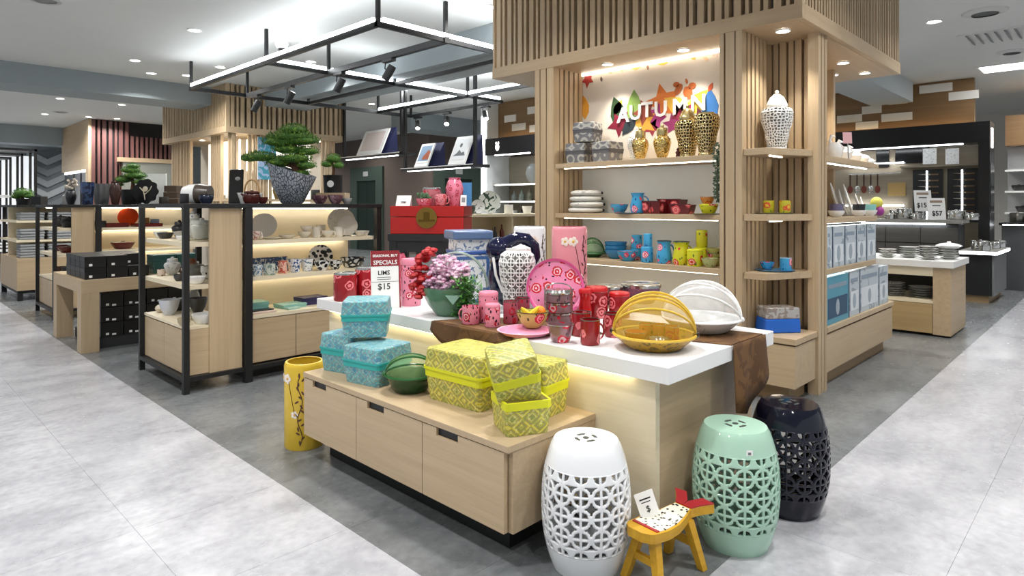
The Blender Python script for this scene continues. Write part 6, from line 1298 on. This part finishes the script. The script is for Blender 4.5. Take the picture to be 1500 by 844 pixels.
for (v, z, w_, h, k, m_, lab) in ((8.4, 1.4, .1, .2, 'bottle', glassy('c8d0d0'), 'clear glass bottle in the appliance booth'), (8.2, 1.4, .12, .22, 'bottle', glassy('b8c4c0'), 'broad clear glass bottle in the appliance booth'), (8.0, 1.4, .1, .24, 'bottle', plain('6a6a5a', .3), 'olive bottle in the appliance booth'), (8.45, 1.02, .2, .2, 'can', WPORC, 'white appliance canister in the booth'), (8.2, 1.02, .1, .22, 'bottle', BLACK, 'black bottle in the appliance booth'), (8.05, 1.02, .1, .24, 'bottle', BLACK, 'taller black bottle in the appliance booth'), (7.9, 1.72, .3, .36, 'egg', plain('8f9290', .3), 'big grey rounded appliance on the booth shelf')):
    vessel(k, 'booth_ware', lab, 'bottle' if k == 'bottle' else 'appliance', (8.75, v, z), w_, h, m_, metric=True)

# picture on the far oak tower, and a few more wares that fill its shelves
a0, a1 = PV(376, 10.62)[0], PV(402, 10.62)[0]
wp = thing('floral_picture', 'turquoise and lilac floral picture on the far oak tower', 'picture', ((a0+a1)/2, 10.58, 1.75)); hw = (a1-a0)/2
part_box('canvas', (-hw, -.02, 0), (hw, 0, .72), print_mat('hydrangea', '3f93a8', '9fb4d4', 9, .46, .6), wp); part_box('picture_edge', (-hw-.01, -.015, 0), (-hw, 0, .72), WHITE, wp)
for (x, z, k, w_, h, m_, lab) in ((338, 1.42, 'pot', .2, .2, WPORC, 'white round vase on the far tower shelf'), (408, 1.42, 'vase', .2, .26, plain('8a7a4a', .4), 'olive brown vase on the far tower shelf'), (440, 1.42, 'tub', .22, .14, OAKX, 'wooden bowl on the far tower shelf'), (462, 1.42, 'can', .16, .18, CHAR, 'charcoal canister on the far tower shelf')):
    p = PV(x, 10.8, z); vessel(k, 'shelf_vase', lab, 'vase', (p[0], p[1], z), w_, h, m_, metric=True)
for (x, z, u, k, w_, h, m_, lab) in ((226, 1.045, 1.9, 'mug', .07, .09, WT, 'blue and white cup at the back of the top end shelf'), (268, 1.045, 1.68, 'dish', .1, .04, WPORC, 'small white saucer dish at the front of the top end shelf'), (222, .745, 1.9, 'pot', .11, .1, WT, 'blue and white teapot at the back of the middle end shelf'), (262, .745, 1.68, 'cup', .075, .05, DKC, 'dark glazed tea bowl at the front of the middle end shelf'), (240, .455, 1.9, 'vase', .09, .15, plain('9a9a96', .3), 'grey vase at the back of the end cabinet'), (282, .455, 1.68, 'cup', .09, .055, plain('b8a888', .3), 'tan tea bowl at the front of the end cabinet')):
    p = PU(x, u, z); p = (u, min(max(p[1], 4.80), 5.54), z); vessel(k, NAMES.get(k, 'tea_bowl'), lab, 'cup', p, w_, h, m_, metric=True, lid=(m_, .2, 1) if k == 'pot' else None, seg=18)
# neighbours set down too close are nudged apart (a few centimetres at most); nested bowls keep their place
for _ in range(30):
    for i, (a, ra, ha) in enumerate(REG):
        for (b, rb, hb) in REG[i+1:]:
            dz0 = b.location.z-a.location.z
            if dz0 > ha or -dz0 > hb or abs(dz0) > .03: continue
            d = (b.location-a.location).xy; l = d.length
            if .012 < l < ra+rb+.002:
                k = min((ra+rb+.003-l)/2, .004); d.normalize()
                a.location.x -= d.x*k; a.location.y -= d.y*k; b.location.x += d.x*k; b.location.y += d.y*k
# rest every loose thing a hair above what carries it, so that no two surfaces coincide
for o in bpy.data.objects:
    if o.parent is None and o.get('category') and o.location.z > .03 and o.name.split('.')[0] not in ('downlight', 'track_spotlight', 'ceiling_speaker', 'ceiling_diffuser', 'air_vent', 'light_panel', 'security_camera', 'autumn_wall_sign', 'wall_oven', 'wall_card', 'chopping_board'):
        o.location.z += .0008
